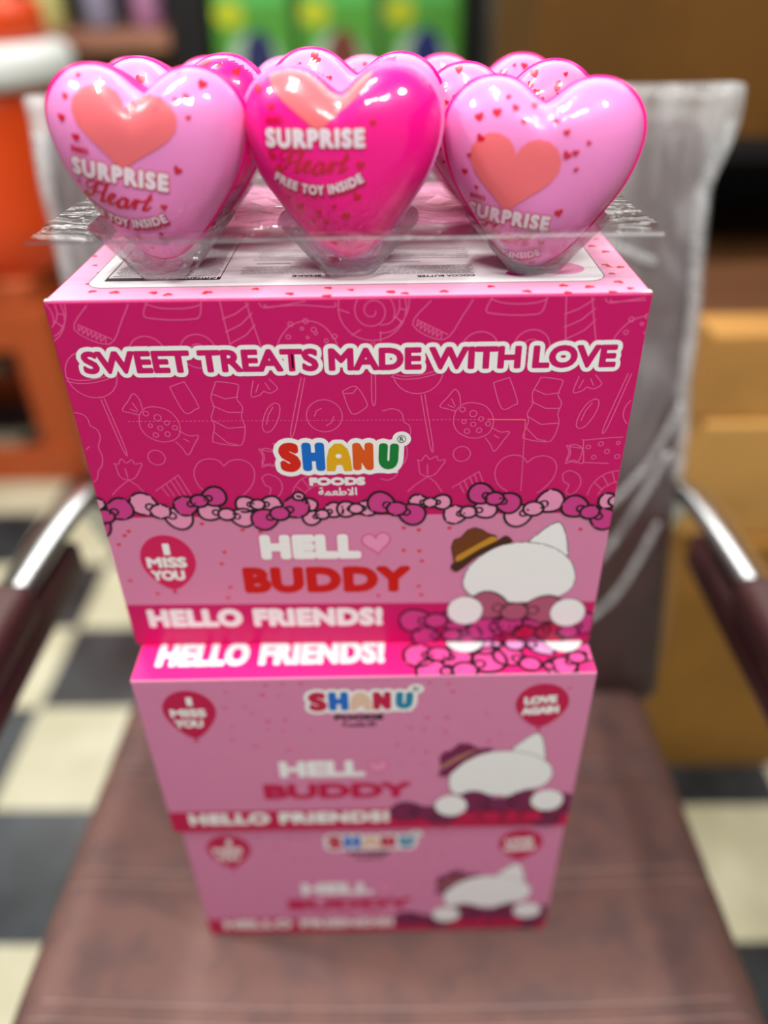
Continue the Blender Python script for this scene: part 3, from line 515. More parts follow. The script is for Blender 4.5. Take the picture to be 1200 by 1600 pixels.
# ------------------------------------------------------------------ cartons
def carton_body(bm, w, d, h, mats):
    """mats: index of the front/side, top"""
    add_box(bm, 0, w, 0, d, 0, h, 0.0011, 2, 0)
    for f in bm.faces:
        c = f.calc_center_median(); n = f.normal
        if c.z > h - 1e-5: f.material_index = 1
        elif c.y < 1e-5 and f.calc_area() > w * h * 0.5: f.material_index = 0
def merge(name, bodybm, mats, prints, parent):
    """body plus the surface pattern printed on it, in ONE mesh"""
    me = bpy.data.meshes.new(name)
    bmesh.ops.recalc_face_normals(bodybm, faces=bodybm.faces)
    vs = [v.co.copy() for v in bodybm.verts]; bodybm.verts.index_update()
    fs = [tuple(v.index for v in f.verts) for f in bodybm.faces]; mi = [f.material_index for f in bodybm.faces]
    mm = list(mats); bodybm.free()
    for P, tf in prints:
        i0 = len(vs); vs += [tf(x / 1000, y / 1000, 0.00006 + z * 0.00006) for x, y, z in P.v]
        fs += [tuple(i0 + a for a in f) for f in P.f]
        for k in P.m: mi.append(len(mm) + k)
        mm += [ink(n) for n in P.names]
    me.from_pydata(vs, [], fs)
    for m in mm: me.materials.append(m)
    for p, k in zip(me.polygons, mi): p.material_index = k
    me.update()
    return link(name, me, parent)
FRONT = lambda x, y, z: Vector((x, -z, y))
def TOP(h): return lambda x, y, z: Vector((x, y, h + z))
card = lambda n: mat('card_' + n, PAL[n], rough=0.4, spec=0.35, bump=0.06, bscale=90)

def balloon(P, cx, cy, rx, ry, tip, layer, m='ballred'):
    n = 32; pts = []
    for i in range(n):
        t = 2 * PI * i / n
        x = math.cos(t) * rx; y = math.sin(t) * ry
        if y < 0:
            k = (-y / ry) ** 3
            y = -(abs(y) + k * (cy - ry - tip - 1.5) * 0.9); x *= 1 - 0.22 * k
            x += (0.0)
        pts.append((cx + x, cy + y))
    P.poly(pts, m, layer)
    P.poly([(cx - 1.4, tip - 1.0), (cx + 1.4, tip - 1.0), (cx + 0.2, tip + 3.5)], m, layer + 0.2)
def creature(P, head, ear, hat, brim, band, tie, paws, layer, hatc, brimc, bandc, tiec, ol, tr):
    # a plain white silhouette in a hat and bow tie
    P.blob(ear, 'white', layer, ol * 0.6, 'grey')
    P.blob(head, 'white', layer + 0.9, ol * 0.6, 'grey')
    P.poly(hat, hatc, layer + 2.0, ol * 0.5, brimc); P.poly(band, bandc, layer + 2.9); P.blob(brim, brimc, layer + 3.7)
    P.bow(tie[0], tie[1], tie[2], tr, tiec, layer + 3.2, ol)
    for x, y in paws: P.ellipse(x, y, tr * 0.92, tr * 0.98, 'white', layer + 5.6, 0.3, ol * 0.5, 'grey')
def brand(P, kx, ky, sx, sy, cols, layer, foods, deep=True):
    """brand logo; unit box 0..64 x 0..22 mapped from (kx, ky)"""
    X = lambda x: kx + (x - 95.3) * sx
    Y = lambda y: ky + (y - 117.8) * sy
    L = []
    spec = [('S', 98, 108.6, 120.0, 137.2, cols[0], 0.05), ('H', 109.2, 120.6, 120.7, 137.2, cols[1], 0.0), ('N', 134.5, 145.0, 120.8, 136.8, cols[3], 0.0), ('U', 147.2, 157.2, 121.3, 136.4, cols[4], -0.05)]
    st = 3.4 * min(sx, sy)
    for s, x0, x1, y0, y1, c, r in spec:
        a, b = X(x0) + st / 2, Y(y0) + st / 2; w = (x1 - x0) * sx - st; h = (y1 - y0) * sy - st
        P.text(s, a, b, w, h, c, layer, st, [(st + 5.2 * min(sx, sy), 'white')], rot=r)
    # the rounded yellow A
    A = [(121.6, 121), (122.0, 128), (123.2, 133), (126, 136), (129, 136), (131.8, 133), (133.0, 128), (133.6, 121), (130.4, 121), (129.4, 124.6), (126, 124.6), (125, 121)]
    A = [(X(x), Y(y)) for x, y in A]
    P.stroke(A, 5.4 * min(sx, sy), 'white', layer, True)
    P.poly(A, cols[2], layer + 1.2)
    P.stroke(A, 1.0 * min(sx, sy), cols[2], layer + 1.2, True)
    P.poly([(X(x), Y(y)) for x, y in ((98, 119), (157, 119), (157, 130), (98, 130))], 'white', layer + 0.2)
    if deep: P.ellipse(X(127.5), Y(129.3), 1.5 * sx, 1.3 * sy, 'white', layer + 2.2)
    P.ellipse(X(159.1), Y(138.6), 4.6 * sx, 4.2 * sy, 'white', layer + 0.1)
    P.ellipse(X(159.1), Y(138.6), 2.0 * sx, 2.0 * sy, None, layer + 1.6, 0, 0.32, 'black')
    P.text('R', X(158.2), Y(137.4), 1.9 * sx, 2.4 * sy, 'black', layer + 1.6, 0.12)
    P.text('FOODS', X(112.3), Y(112.3), 27.6 * sx, 4.0 * sy, foods, layer, 1.1 * min(sx, sy))
    P.text('\ufe94\ufee4\ufecc\ufec3\ufefb\ufe8d', X(116.2), Y(105.8), 19.6 * sx, 4.8 * sy, foods, layer, 0.35 * min(sx, sy))

# --- topmost carton
BW, BH, BD = 270.0, 210.2, 225.0
c1 = thing('candy_carton', (-0.15435, 0.334, 0.764), 'tall magenta display carton topmost of the stack, lettered with a slogan about sweet treats', 'carton')
bm = bmesh.new(); carton_body(bm, BW / 1000, BD / 1000, BH / 1000, None)
P = Print()
PER = 153.0
def clipx(pts):
    run = []; outs = []
    for x, y in pts:
        if 0.6 < x < BW - 0.6 and y < BH - 0.8: run.append((x, y))
        else:
            if len(run) > 1: outs.append(run)
            run = []
    if len(run) > 1: outs.append(run)
    return outs
def dense(pts, n=5): return [(v.x, v.y) for v in smooth_path([(x, y, 0) for x, y in pts], n)]
for d in DOODLES:
    for sh in (-PER, 0, PER):
        if d[0] == 'o':
            pts = [(d[1][0] + sh + d[2] * math.cos(2 * PI * i / 24), d[1][1] + d[2] * math.sin(2 * PI * i / 24)) for i in range(25)]
        elif d[0] == 'c': pts = dense([(x + sh, y) for x, y in d[1]] + [(d[1][0][0] + sh, d[1][0][1])], 4)
        else: pts = dense([(x + sh, y) for x, y in d[1]], 4 if len(d[1]) > 3 else 1)
        for run in clipx(pts): P.stroke(run, 0.55, 'line', 0)
# lower pink panel, magenta strip stays carton colour
P.poly([(0.6, 32), (BW - 0.6, 31), (BW - 0.6, 93), (0.6, 93)], 'pink', 1.2)
for x, y in DOTS:
    P.heart(x, y, 2.6, 'heartred', 2.4, random.uniform(-.4, .4))
for b in BOWS:
    P.bow(b[1], b[2], b[3], b[4] * 1.25, 'darkpink' if b[0] == 'd' else 'lightpink', 3.2 + (1.0 if b[0] == 'd' else 0), 1.35)
for b in BOWS_LOW:
    P.bow(b[1], b[2], b[3], min(b[4] * 1.4, 12), {'d': 'darkpink', 'm': 'crimson', 'l': 'darkpink'}[b[0]], 3.0, 1.4)
# fold line of the worn front edge
P.stroke([(1, BH - 0.35), (BW - 1, BH - 0.35)], 0.35, 'palepink', 0.4)
Pt = Print()
for x, y in TOPDOTS:
    if 2 < x < BW - 3: Pt.heart(x, max(y, 2.2), random.uniform(3.2, 5.2), 'heartred', 0.3, PI + random.uniform(-.7, .7))
for k in range(40):
    x = random.choice([random.uniform(3, 14), random.uniform(258, 266)]); Pt.heart(x, random.uniform(20, 220), random.uniform(2, 4), 'heartred', 0.3, PI + random.uniform(-.7, .7))
P.clip(0.6, BW - 0.6, 0.6, BH - 0.3); Pt.clip(0.6, BW - 0.6, 0.6, BD - 1)
merge('body', bm, [card('magenta'), card('palepink')], [(P, FRONT), (Pt, TOP(BH / 1000))], c1)
P = Print(); P.text('SWEET TREATS MADE WITH LOVE', 11.6, 176.0, 246.0, 9.9, 'magenta', 1.0, 1.55, [(5.8, 'white')])
P.build('slogan', FRONT, c1)
P = Print(); brand(P, 95.3, 117.8, 1, 1, ['lred', 'lblue', 'lyellow', 'lorange', 'lgreen'], 1.0, 'offwhite'); P.build('brand_logo', FRONT, c1)
P = Print(); balloon(P, 30.5, 64.0, 15.2, 17.5, 41.5, 2.6)
P.text('I', 29.6, 68.6, 2.4, 6.6, 'white', 4.4, 1.3); P.text('MISS', 19.0, 59.6, 21.0, 6.4, 'white', 4.4, 1.1); P.text('YOU', 20.0, 50.6, 17.6, 6.2, 'white', 4.4, 1.1)
P.build('balloon_print', FRONT, c1)
P = Print()
P.text('HELL', 84.0, 66.0, 51.0, 13.0, 'white', 2.8, 3.8, [(5.2, 'dotpink')], track=1.12)
P.heart(145.5, 74.0, 15.5, 'lightpink', 2.8, 0.12, 14.5, 0.9, 'dotpink')
P.text('BUDDY', 72.0, 41.6, 90.0, 15.4, 'red', 2.8, 3.4, track=1.1)
P.build('title_lettering', FRONT, c1)
P = Print(); P.text('HELLO FRIENDS!', 12.6, 15.6, 134.0, 11.6, 'white', 2.0, 2.5, [(3.6, 'dotpink')], track=1.12); P.build('greeting_lettering', FRONT, c1)
P = Print(); creature(P, HEAD, EAR, HAT, BRIM, BAND, TIE, PAW, 6.5, 'brown', 'darkbrown', 'gold', 'mauve', 1.0, 11.0); P.clip(0.6, BW - 0.6, 0.6, BH); P.build('picture_print', FRONT, c1)
P = Print()
x = 26.0
while x < 200: P.stroke([(x, 150.2 - (x - 26) * 0.008), (x + 1.1, 150.2 - (x - 26) * 0.008)], 0.42, 'line', 1.2); x += 2.0
P.stroke([(201, 148.8), (219, 148.4)], 0.8, 'tearred', 1.2)
y = 148.4
while y > 108: P.stroke([(219.2 + (148 - y) * 0.03, y), (219.2 + (148 - y) * 0.03, y - 1.1)], 0.6, 'line' if y < 138 else 'tearred', 1.2); y -= 1.9
P.stroke([(219.2, 148.4), (219.3, 138)], 0.22, 'tearred', 1.3)
P.build('tear_line', FRONT, c1)
P = Print(); P.poly([(BW - 7, 0.4), (BW - 0.4, 0.4), (BW - 0.4, 4.5), (BW - 2.4, 2.2)], 'offwhite', 2); P.build('worn_corner', TOP(BH / 1000), c1)
P = Print(); P.poly([(0.5, 0.4), (4.5, 0.4), (1.5, 1.6), (0.5, 4)], 'offwhite', 2); P.build('worn_corner', TOP(BH / 1000), c1)
# information panel on the lid, its text read from the other side
P = Print()
def rrect(x0, x1, y0, y1, r, n=6):
    out = []
    for cx, cy, a0 in ((x1 - r, y1 - r, 0), (x0 + r, y1 - r, PI / 2), (x0 + r, y0 + r, PI), (x1 - r, y0 + r, 1.5 * PI)):
        out += [(cx + r * math.cos(a0 + PI / 2 * k / n), cy + r * math.sin(a0 + PI / 2 * k / n)) for k in range(n + 1)]
    return out
P.poly(rrect(13.0, 254.0, 17.0, 118.0, 9.0), 'white', 1.0, 0.5, 'grey')
def upside(s, x1, y1, w, h, m='black', bold=0.2): P.text(s, x1, y1, w, h, m, 2.4, bold, rot=PI)
def dash_lines(x0, x1, y0, y1, step, wd=0.55):
    y = y0
    while y < y1:
        x = x0 + random.uniform(0, 3)
        while x < x1 - 1:
            l = random.uniform(1.2, 4.5); P.stroke([(x, y), (min(x + l, x1), y)], wd, 'grey', 2.4); x += l + 0.8
        y += step
P.stroke(rrect(20, 74, 26.5, 108, 0.5, 1), 0.5, 'black', 2.2, True)
P.poly([(20, 26.5), (74, 26.5), (74, 30.6), (20, 30.6)], 'black', 2.3)
upside('Nutrition Facts', 72.5, 30.0, 32, 2.6, 'white', 0.15) if False else P.text('Nutrition Facts', 72.5, 30.1, 34, 2.7, 'white', 4.0, 0.15, rot=PI)
dash_lines(22, 72, 33, 106, 2.0, 0.7)
upside('MILK SHAKE', 133, 31.5, 25, 2.6, 'black', 0.3); dash_lines(82, 134, 34.5, 46, 1.7)
upside('COCOA BUTTER', 194, 28.6, 27, 2.6, 'black', 0.3); dash_lines(140, 194, 31.5, 44, 1.7)
dash_lines(88, 105, 50, 52, 2, 0.9); dash_lines(86, 194, 56, 74, 3.2); dash_lines(140, 170, 50, 52, 2)
P.ellipse(236, 36, 11, 9, 'lightpink', 1.9); P.ellipse(214, 30, 5, 4, 'darkpink', 1.9)
P.build('information_panel', TOP(BH / 1000), c1)

# --- the two lower cartons share one artwork
def low_carton(loc, k, label, strip, h=147.0):
    w, d = 270.0 * k, 232.0
    c = thing('candy_carton', loc, label, 'carton', rz=0.0129)
    S = k / 0.985
    bm = bmesh.new(); carton_body(bm, w / 1000, d / 1000, h / 1000, None)
    FRONT = lambda x, y, z: Vector((x, -z, y * h / 147.0))
    P = Print()
    P.poly([(0.6, 0.8), (w - 0.6, 0.8), (w - 0.6, 23.0), (0.6, 23.0)], 'crimson', 0.5)
    for x, y in B2DOTS:
        if 2 < x * S < w - 2 and y < 145: P.heart(x * S, y, random.uniform(2.2, 3.6), 'dotpink', 0.6, random.uniform(-.4, .4))
    for b in B2BOWS: P.bow(*[(p[0] * S, p[1] + 3) for p in b[1:4]], 11.0, {'d': 'plum', 'm': 'crimson'}[b[0]], 2.2, 0.9)
    Pt = Print()
    if strip:
        Pt.poly([(0.6, 0.8), (w - 0.6, 0.8), (w - 0.6, 60), (0.6, 60)], 'litmagenta', 0.1)  # lid inks brighter than the front's: overhead light put into their colour
        for b in TOPBOWS: Pt.bow(b[1], b[2], b[3], min(b[4] * 1.4, 12), {'h': 'bowhot', 'p': 'bowlilac'}[b[0]], 1.5, 2.1)
        for x, y in TOPPAW: Pt.ellipse(x, y + 3, 12, 12, 'white', 4.2, 0, 0.8, 'black')
    P.clip(0.6, w - 0.6, 0.6, 146.2); Pt.clip(0.6, w - 0.6, 0.6, d - 1)
    merge('body', bm, [card('pink'), card('litmagenta')], [(P, FRONT), (Pt, TOP(h / 1000))], c)
    P = Print(); brand(P, 97.8 * S, 116.6, 1.02 * S, 0.96, ['lcrimson', 'lblue', 'lcream', 'lcrimson', 'lteal'], 1.0, 'black', False); P.build('brand_logo', FRONT, c)
    P = Print()
    balloon(P, 30.0 * S, 121.5, 15.6 * S, 17.0, 94.5, 1.6, 'crimson')
    P.text('I', 30.0 * S, 126.6, 2.2, 5.8, 'white', 3.4, 1.3); P.text('MISS', 19.0 * S, 116.6, 20.0 * S, 6.0, 'white', 3.4, 1.1); P.text('YOU', 20.0 * S, 107.4, 16.0 * S, 6.0, 'white', 3.4, 1.1)
    P.build('balloon_print', FRONT, c)
    P = Print()
    balloon(P, 237.0 * S, 122.5, 15.6 * S, 16.5, 99.5, 1.6, 'crimson')
    P.text('LOVE', 227.0 * S, 122.0, 18.0 * S, 5.6, 'white', 3.4, 1.2, rot=0.08); P.text('AGAIN', 226.0 * S, 113.0, 21.0 * S, 5.6, 'white', 3.4, 1.2, rot=0.08)
    P.build('balloon_print', FRONT, c)
    P = Print(); P.text('HELL', 79.0 * S, 59.0, 51.0 * S, 13.0, 'white', 1.6, 2.8)
    P.text('BUDDY', 67.0 * S, 36.5, 92.0 * S, 13.0, 'crimson', 1.6, 3.0); P.heart(140 * S, 66, 12, 'lightpink', 1.6, 0.1, 11, 0.8, 'dotpink'); P.build('title_lettering', FRONT, c)
    P = Print(); P.text('HELLO FRIENDS!', 14.0 * S, 9.4, 131.0 * S, 10.4, 'white', 1.6, 2.3, track=1.12); P.build('greeting_lettering', FRONT, c)
    sc = lambda L: [(x * S, y) for x, y in L]
    P = Print(); creature(P, sc(B2HEAD), sc(B2EAR), sc(B2HAT), sc(B2BRIM), sc(B2BAND), sc(B2TIE), sc(B2PAW), 5.0, 'plum', 'plum', 'tan', 'plum', 1.0, 11.5); P.clip(0.6, w - 0.6, 0.6, 147); P.build('picture_print', FRONT, c)
    if strip:
        P = Print(); P.text('HELLO FRIENDS!', 13.0, 11.6, 131.0, 16.4, 'white', 1.2, 2.7, track=1.12); P.build('lid_lettering', TOP(h / 1000), c)
    return c
low_carton((-0.0177 - 0.133, 0.3056, 0.6165), 0.985, 'low pink candy carton in the middle of the stack, magenta strip brightened for overhead light along its lid', True)
low_carton((-0.0158 - 0.1307, 0.3085, 0.4768), 0.968, 'lowest pink candy carton of the stack, standing on the brown chair seat', False, 139.5)

# ------------------------------------------------------------------ surprise hearts
HW = 0.0862
HH = 0.0795
PROF = [(0, .868), (.10, .905), (.20, .95), (.34, .988), (.50, 1.0), (.67, .985), (.83, .935), (.95, .855), (.997, .775), (.997, .68), (.945, .565), (.85, .45), (.715, .34), (.56, .226), (.385, .118), (.23, .050), (.105, .012), (0, 0)]
CZ = 0.56 * HH
NT = 112
def _half():
    q = smooth_path([(x * HW / 2, z * HH, 0) for x, z in PROF], 12)
    return [(v.x, v.y) for v in q]
_h = _half()
import bisect
ANG = sorted((math.atan2(z - CZ, x), math.hypot(x, z - CZ)) for x, z in _h + [(-x, z) for x, z in _h[1:-1]])
AK = [a for a, _ in ANG]
def r_heart(a):
    a = (a + PI) % (2 * PI) - PI
    i = bisect.bisect(AK, a)
    if i == 0 or i == len(ANG): return (ANG[0][1] + ANG[-1][1]) / 2
    a0, r0 = ANG[i - 1]; a1, r1 = ANG[i]
    return r0 + (r1 - r0) * ((a - a0) / (a1 - a0) if a1 > a0 else 0)
TAB_N = 720
RH = [r_heart(-PI + 2 * PI * k / TAB_N) for k in range(TAB_N)]
def _blur(T, sig):
    K = [math.exp(-0.5 * (d / sig) ** 2) for d in range(-3 * sig, 3 * sig + 1)]; S = sum(K)
    return [sum(K[d + 3 * sig] * T[(k + d) % TAB_N] for d in range(-3 * sig, 3 * sig + 1)) / S for k in range(TAB_N)]
RS = _blur(RH, 56); RH = _blur(RH, 3)
def tab(T, a):
    f = ((a + PI) % (2 * PI)) / (2 * PI) * TAB_N; i = int(f) % TAB_N; f -= int(f)
    return T[i] * (1 - f) + T[(i + 1) % TAB_N] * f
def rad(a, s):
    rs = tab(RS, a); return s * (rs + (tab(RH, a) - rs) * s ** 1.35)
TD = 0.0265
def bulge(s): return TD * max(0.0, 1 - min(s, 1) ** 3.2) ** 0.52
def heart_s(x, z):   # metres, local (z up from the tip)
    d = math.hypot(x, z - CZ); a = math.atan2(z - CZ, x)
    if d >= rad(a, 1): return d / rad(a, 1)
    lo, hi = 0.0, 1.0
    for _ in range(24):
        m = (lo + hi) / 2
        if rad(a, m) < d: lo = m
        else: hi = m
    return hi
def shell_bm(sign, grow=0.0, crinkle=0.0, rim=0.0, smax=1.0):
    bm = bmesh.new(); NS = 20
    ctr = bm.verts.new((0, sign * (bulge(0) + grow), CZ))
    rings = []
    for k in range(1, NS + 1):
        s = smax * math.sin(PI / 2 * k / NS)
        ring = []
        for i in range(NT):
            a = PI / 2 + 2 * PI * i / NT
            r = rad(a, s); x = r * math.cos(a); z = CZ + r * math.sin(a)
            g = grow
            if crinkle:
                near = math.exp(-(x / 0.009) ** 2) * (1 if z > CZ else 0.25)
                g += crinkle * (0.5 + 0.5 * math.sin(i * 2.1 + 9 * s)) * near * s
            sc = 1 + g / 0.043 * s
            ring.append(bm.verts.new((x * sc, sign * (bulge(s) + g * math.sqrt(max(0, 1 - s * s))), CZ + (z - CZ) * sc)))
        rings.append(ring)
    for i in range(NT): bm.faces.new((ctr, rings[0][i], rings[0][(i + 1) % NT]))
    for a, b in zip(rings, rings[1:]):
        for i in range(NT): bm.faces.new((a[i], b[i], b[(i + 1) % NT], a[(i + 1) % NT]))
    if rim:
        last = rings[-1]
        lip = [bm.verts.new((v.co.x, v.co.y - sign * rim, v.co.z)) for v in last]
        for i in range(NT): bm.faces.new((last[i], lip[i], lip[(i + 1) % NT], last[(i + 1) % NT]))
        inn = [bm.verts.new((v.co.x * 0.93, v.co.y, CZ + (v.co.z - CZ) * 0.93)) for v in lip]
        for i in range(NT): bm.faces.new((lip[i], inn[i], inn[(i + 1) % NT], lip[(i + 1) % NT]))
    return bm
def heart_print(P, name, parent, off=0.0003):
    """lay flat artwork on the bulging front of the heart"""
    bm = bmesh.new()
    vs = [bm.verts.new((x / 1000, y / 1000, z)) for x, y, z in P.v]
    for f, k in zip(P.f, P.m):
        if len(set(f)) > 2:
            try: bm.faces.new([vs[i] for i in f]).material_index = k
            except ValueError: pass
    bmesh.ops.triangulate(bm, faces=bm.faces[:])
    for _ in range(6):
        es = [e for e in bm.edges if e.calc_length() > 0.0014]
        if not es: break
        bmesh.ops.subdivide_edges(bm, edges=es, cuts=1)
        bmesh.ops.triangulate(bm, faces=bm.faces[:])
    bad = []
    for v in bm.verts:
        x, z, l = v.co
        s = heart_s(x, z)
        if s > 0.985: bad.append(v)
        y = -(bulge(s) + off + l * 0.00003)
        v.co = Vector((x, y, z))
    bmesh.ops.delete(bm, geom=bad, context='VERTS')
    me = bpy.data.meshes.new(name); bm.normal_update(); bm.to_mesh(me); bm.free()
    for n in P.names: me.materials.append(ink(n, 0.05))
    return link(name, me, parent)
SCRIPT = [  # the word Heart in flowing script, rough units
 ('w', [(375, 1030), (345, 1085), (308, 1145), (270, 1168), (240, 1152), (238, 1128)]),
 ('t', [(335, 1060), (290, 1095), (256, 1078), (262, 1042), (310, 1022), (375, 1030), (430, 1042), (475, 1040)]),
 ('w', [(465, 1045), (425, 1120), (395, 1190), (405, 1205), (425, 1195)]),
 ('t', [(318, 1128), (440, 1108)]),
 ('w', [(425, 1195), (490, 1170), (525, 1140), (510, 1120), (480, 1140), (465, 1185), (485, 1215), (525, 1202), (560, 1180)]),
 ('w', [(640, 1165), (605, 1148), (565, 1180), (555, 1225), (580, 1240), (620, 1212), (648, 1165), (628, 1222), (645, 1238), (690, 1200)]),
 ('w', [(690, 1200), (712, 1162), (742, 1172), (720, 1200), (705, 1242)]), ('t', [(742, 1172), (765, 1165)]),
 ('w', [(858, 1110), (822, 1180), (792, 1235), (812, 1250), (852, 1220)]), ('t', [(765, 1178), (868, 1150)])]
def wrapper_art(P, ox, oy, rot, K=1.0, hh=33.5, date=False, cxo=1.7):
    ca, sa = math.cos(rot) * K, math.sin(rot) * K
    G = lambda x, y: (ox + x * ca - y * sa, oy + x * sa + y * ca)
    cx, cy = G(cxo, hh / 2); P.heart(cx, cy, 44.5 * K, 'coral', 1.0, rot, hh * K)
    for x, y in ((-18, 11), (24.5, 5.5), (-19, -7), (19, -10.5), (-17, -13), (17, -23), (-8, -28), (0, -30), (7, -27), (3, -34), (-3, -34), (12, -31), (-13, -24), (26, 33), (31, 38), (28, 26), (20, 41), (-20, 33), (-24, 25), (-14, 45), (-6, 48), (-1, 43), (3, 50), (-22, 42), (14, 45), (22, 31.5), (-10, 52), (-25, 17)):
        a, b = G(x, y); P.heart(a, b, random.choice((2.2, 3.0, 3.8)), 'rosered', 2.0, rot + random.uniform(-.5, .5))
    a, b = G(-20.6, 5.6); P.text("SHANU's", a, b, 8.0 * K, 2.4 * K, 'rosered', 2.2, 0.3, rot=rot)
    a, b = G(-20.5, -3.2); P.text('SURPRISE', a, b, 41 * K, 6.3 * K, 'pearl', 2.4, 1.25 * K, [(2.1 * K, 'rosered')], rot=rot, track=1.22)
    for kind, pts in SCRIPT:
        q = [G((x - 550) * 0.0475 - 1.0, -(y - 1140 - (x - 550) * 0.12) * 0.0475 - 9.0) for x, y in pts]
        if kind == 'w': P.curve(q, 2.2, 'rosered', 3.0, 5, nib=(0.9, 0.25)); P.curve(q, 0.5, 'rosered', 3.1, 5)
        else: P.curve(q, 0.62, 'rosered', 3.0, 5)
    a, b = G(-18.2 + 0.5, -17.6); P.text('FREE TOY INSIDE', a, b, 37.5 * K, 3.5 * K, 'crimson', 2.4, 1.5, rot=rot, track=1.15, arc=5.0 * K)
    a, b = G(-18.2, -16.8); P.text('FREE TOY INSIDE', a, b, 37.5 * K, 3.5 * K, 'pearl', 4.2, 0.5, [(1.15, 'crimson')], rot=rot, track=1.15, arc=5.0 * K)
    if date:
        a, b = G(9.5, 29.5); P.text('OCT 25', a, b, 7.2, 1.9, 'inkgrey', 3.0, 0.0, rot=rot + 0.1)
        a, b = G(13.5, 26.0); P.text('27', a, b, 2.9, 1.9, 'inkgrey', 3.0, 0.0, rot=rot + 0.1)
def dots_art(P, seed):
    r = random.Random(seed)
    if seed == 3: P.poly([(14, 20), (44, 20), (44, 82), (14, 82)], 'hotfilm', 0.5)
    if seed == 5: P.poly([(-2, 30), (12, 30), (20, 82), (6, 82)], 'hotfilm', 0.5)
    for k in range(80):
        x = r.uniform(-40, 40); z = r.uniform(25, 80)
        if heart_s(x / 1000, z / 1000) < 0.95: P.heart(x, z, r.choice((2.2, 3.0, 3.8)), 'rosered', 2.0, r.uniform(-.5, .5))
SHELL = {'light': (240, 138, 204), 'hot': (255, 0, 142), 'rose': (244, 132, 184)}
def shellm(n): return mat('shell_' + n, SHELL[n], rough=0.36, spec=0.3, coat=0.0)
wrap_m = film('shrink_film', clear=0.955, rough=0.025, bump=0.15, bscale=60, edge=0.07)
def toy_heart(x, y, z, yaw, roll, tilt, front, backc, label, art=None, seed=None, group='heart shaped toy eggs in the clear tray'):
    t = thing('toy_egg', (x, y, z), label, 'toy egg', group)
    t.rotation_euler = Euler((R(tilt), R(roll), R(yaw)), 'XYZ')
    from_bm('front_shell', shell_bm(-1), shellm(front), t, True)
    from_bm('back_shell', shell_bm(1, 0.0011, rim=0.0026), shellm(backc), t, True)
    P = Print(0.05)
    if art: wrapper_art(P, *art)
    else: dots_art(P, seed)
    heart_print(P, 'wrapper_print', t)
    bm = shell_bm(-1, 0.0011, crinkle=0.0014, smax=0.985)
    from_bm('clear_wrap', bm, wrap_m, t, True)
    return t
toy_heart(-0.1072, 0.374, 0.9815, -1, 2.2, -2, 'light', 'hot', 'light pink heart shaped toy egg at the left front corner of the tray', (-8.3, 40.5, R(-8), 1.0, 32, True))
toy_heart(-0.0190, 0.374, 0.9805, -3, -1.0, -2, 'hot', 'light', 'hot pink heart shaped toy egg in the middle of the front row', (-9.6, 54.5, R(-1), 1.0))
toy_heart(0.0665, 0.3735, 0.9746, -9, 1.0, -5, 'light', 'hot', 'light pink heart shaped toy egg at the right front corner, sunk lowest in the tray', (-11.8, 25.4, R(-6), 0.88, 37, False, -1.6))
toy_heart(-0.1010, 0.434, 0.9805, -4, -1, -2, 'light', 'hot', 'pink heart shaped toy egg behind the left front egg, hot pink right lobe showing', seed=3)
toy_heart(-0.0190, 0.434, 0.9815, -4, 3, -2, 'light', 'hot', 'red dotted pink heart shaped toy egg right behind the hot pink one', seed=5)
toy_heart(0.0610, 0.437, 0.9755, -6, -1, -2, 'rose', 'hot', 'rose pink dotted heart shaped toy egg right behind the right front egg', seed=8)
toy_heart(-0.1220, 0.494, 0.9755, -4, 0, -2, 'light', 'hot', 'pink heart shaped toy egg of the back row, furthest left', seed=9)
toy_heart(-0.0350, 0.494, 0.9745, -4, 0, -2, 'rose', 'light', 'pink heart shaped toy egg in the middle of the back row', seed=10)
toy_heart(0.0525, 0.494, 0.9745, -4, 0, -2, 'light', 'hot', 'pink heart shaped toy egg of the back row, furthest right', seed=12)

# ------------------------------------------------------------------ clear tray
tray = thing('blister_tray', (-0.019, 0.434, 0.9742), 'clear crinkled plastic tray holding the heart shaped eggs on the magenta carton', 'tray')
tray_m = film('tray_film', clear=0.80, tint=(246, 244, 246), rough=0.07, bump=0.9, bscale=70, stretch=(0.35, 1.2, 1), edge=0.6)
pocket_m = film('pocket_film', clear=0.86, tint=(246, 244, 246), rough=0.05, bump=0.7, bscale=55, edge=0.7)
FZ = 0.0243
xs = [-0.0866, 0.0, 0.0866]; ys = [-0.060, 0.0, 0.060]
bm = bmesh.new(); n = 32
for ix, cx in enumerate(xs):
    for iy, cy in enumerate(ys):
        x0 = cx - (0.0433 if ix else 0.052); x1 = cx + (0.0433 if ix < 2 else 0.050)
        y0 = cy - (0.030 if iy else 0.0335); y1 = cy + (0.030 if iy < 2 else 0.036)
        inner = []; outer = []
        for k in range(n):
            a = 2 * PI * (k + 0.5) / n; ca, sa = math.cos(a), math.sin(a)
            inner.append((cx + 0.0325 * math.copysign(abs(ca) ** 0.7, ca), cy + 0.0268 * math.copysign(abs(sa) ** 0.7, sa)))
            tx = ((x1 - cx) if ca > 0 else (cx - x0)) / max(abs(ca), 1e-6); ty = ((y1 - cy) if sa > 0 else (cy - y0)) / max(abs(sa), 1e-6)
            q = min(tx, ty); outer.append((cx + ca * q, cy + sa * q))
        zf = lambda x, y: FZ + 0.0008 * math.sin(x * 190 + y * 60) + 0.0006 * math.sin(y * 330 - x * 80)
        I = [bm.verts.new((x, y, zf(x, y))) for x, y in inner]; O = [bm.verts.new((x, y, zf(x, y))) for x, y in outer]
        for k in range(n): bm.faces.new((I[k], I[(k + 1) % n], O[(k + 1) % n], O[k]))
bmesh.ops.remove_doubles(bm, verts=bm.verts, dist=0.0004)
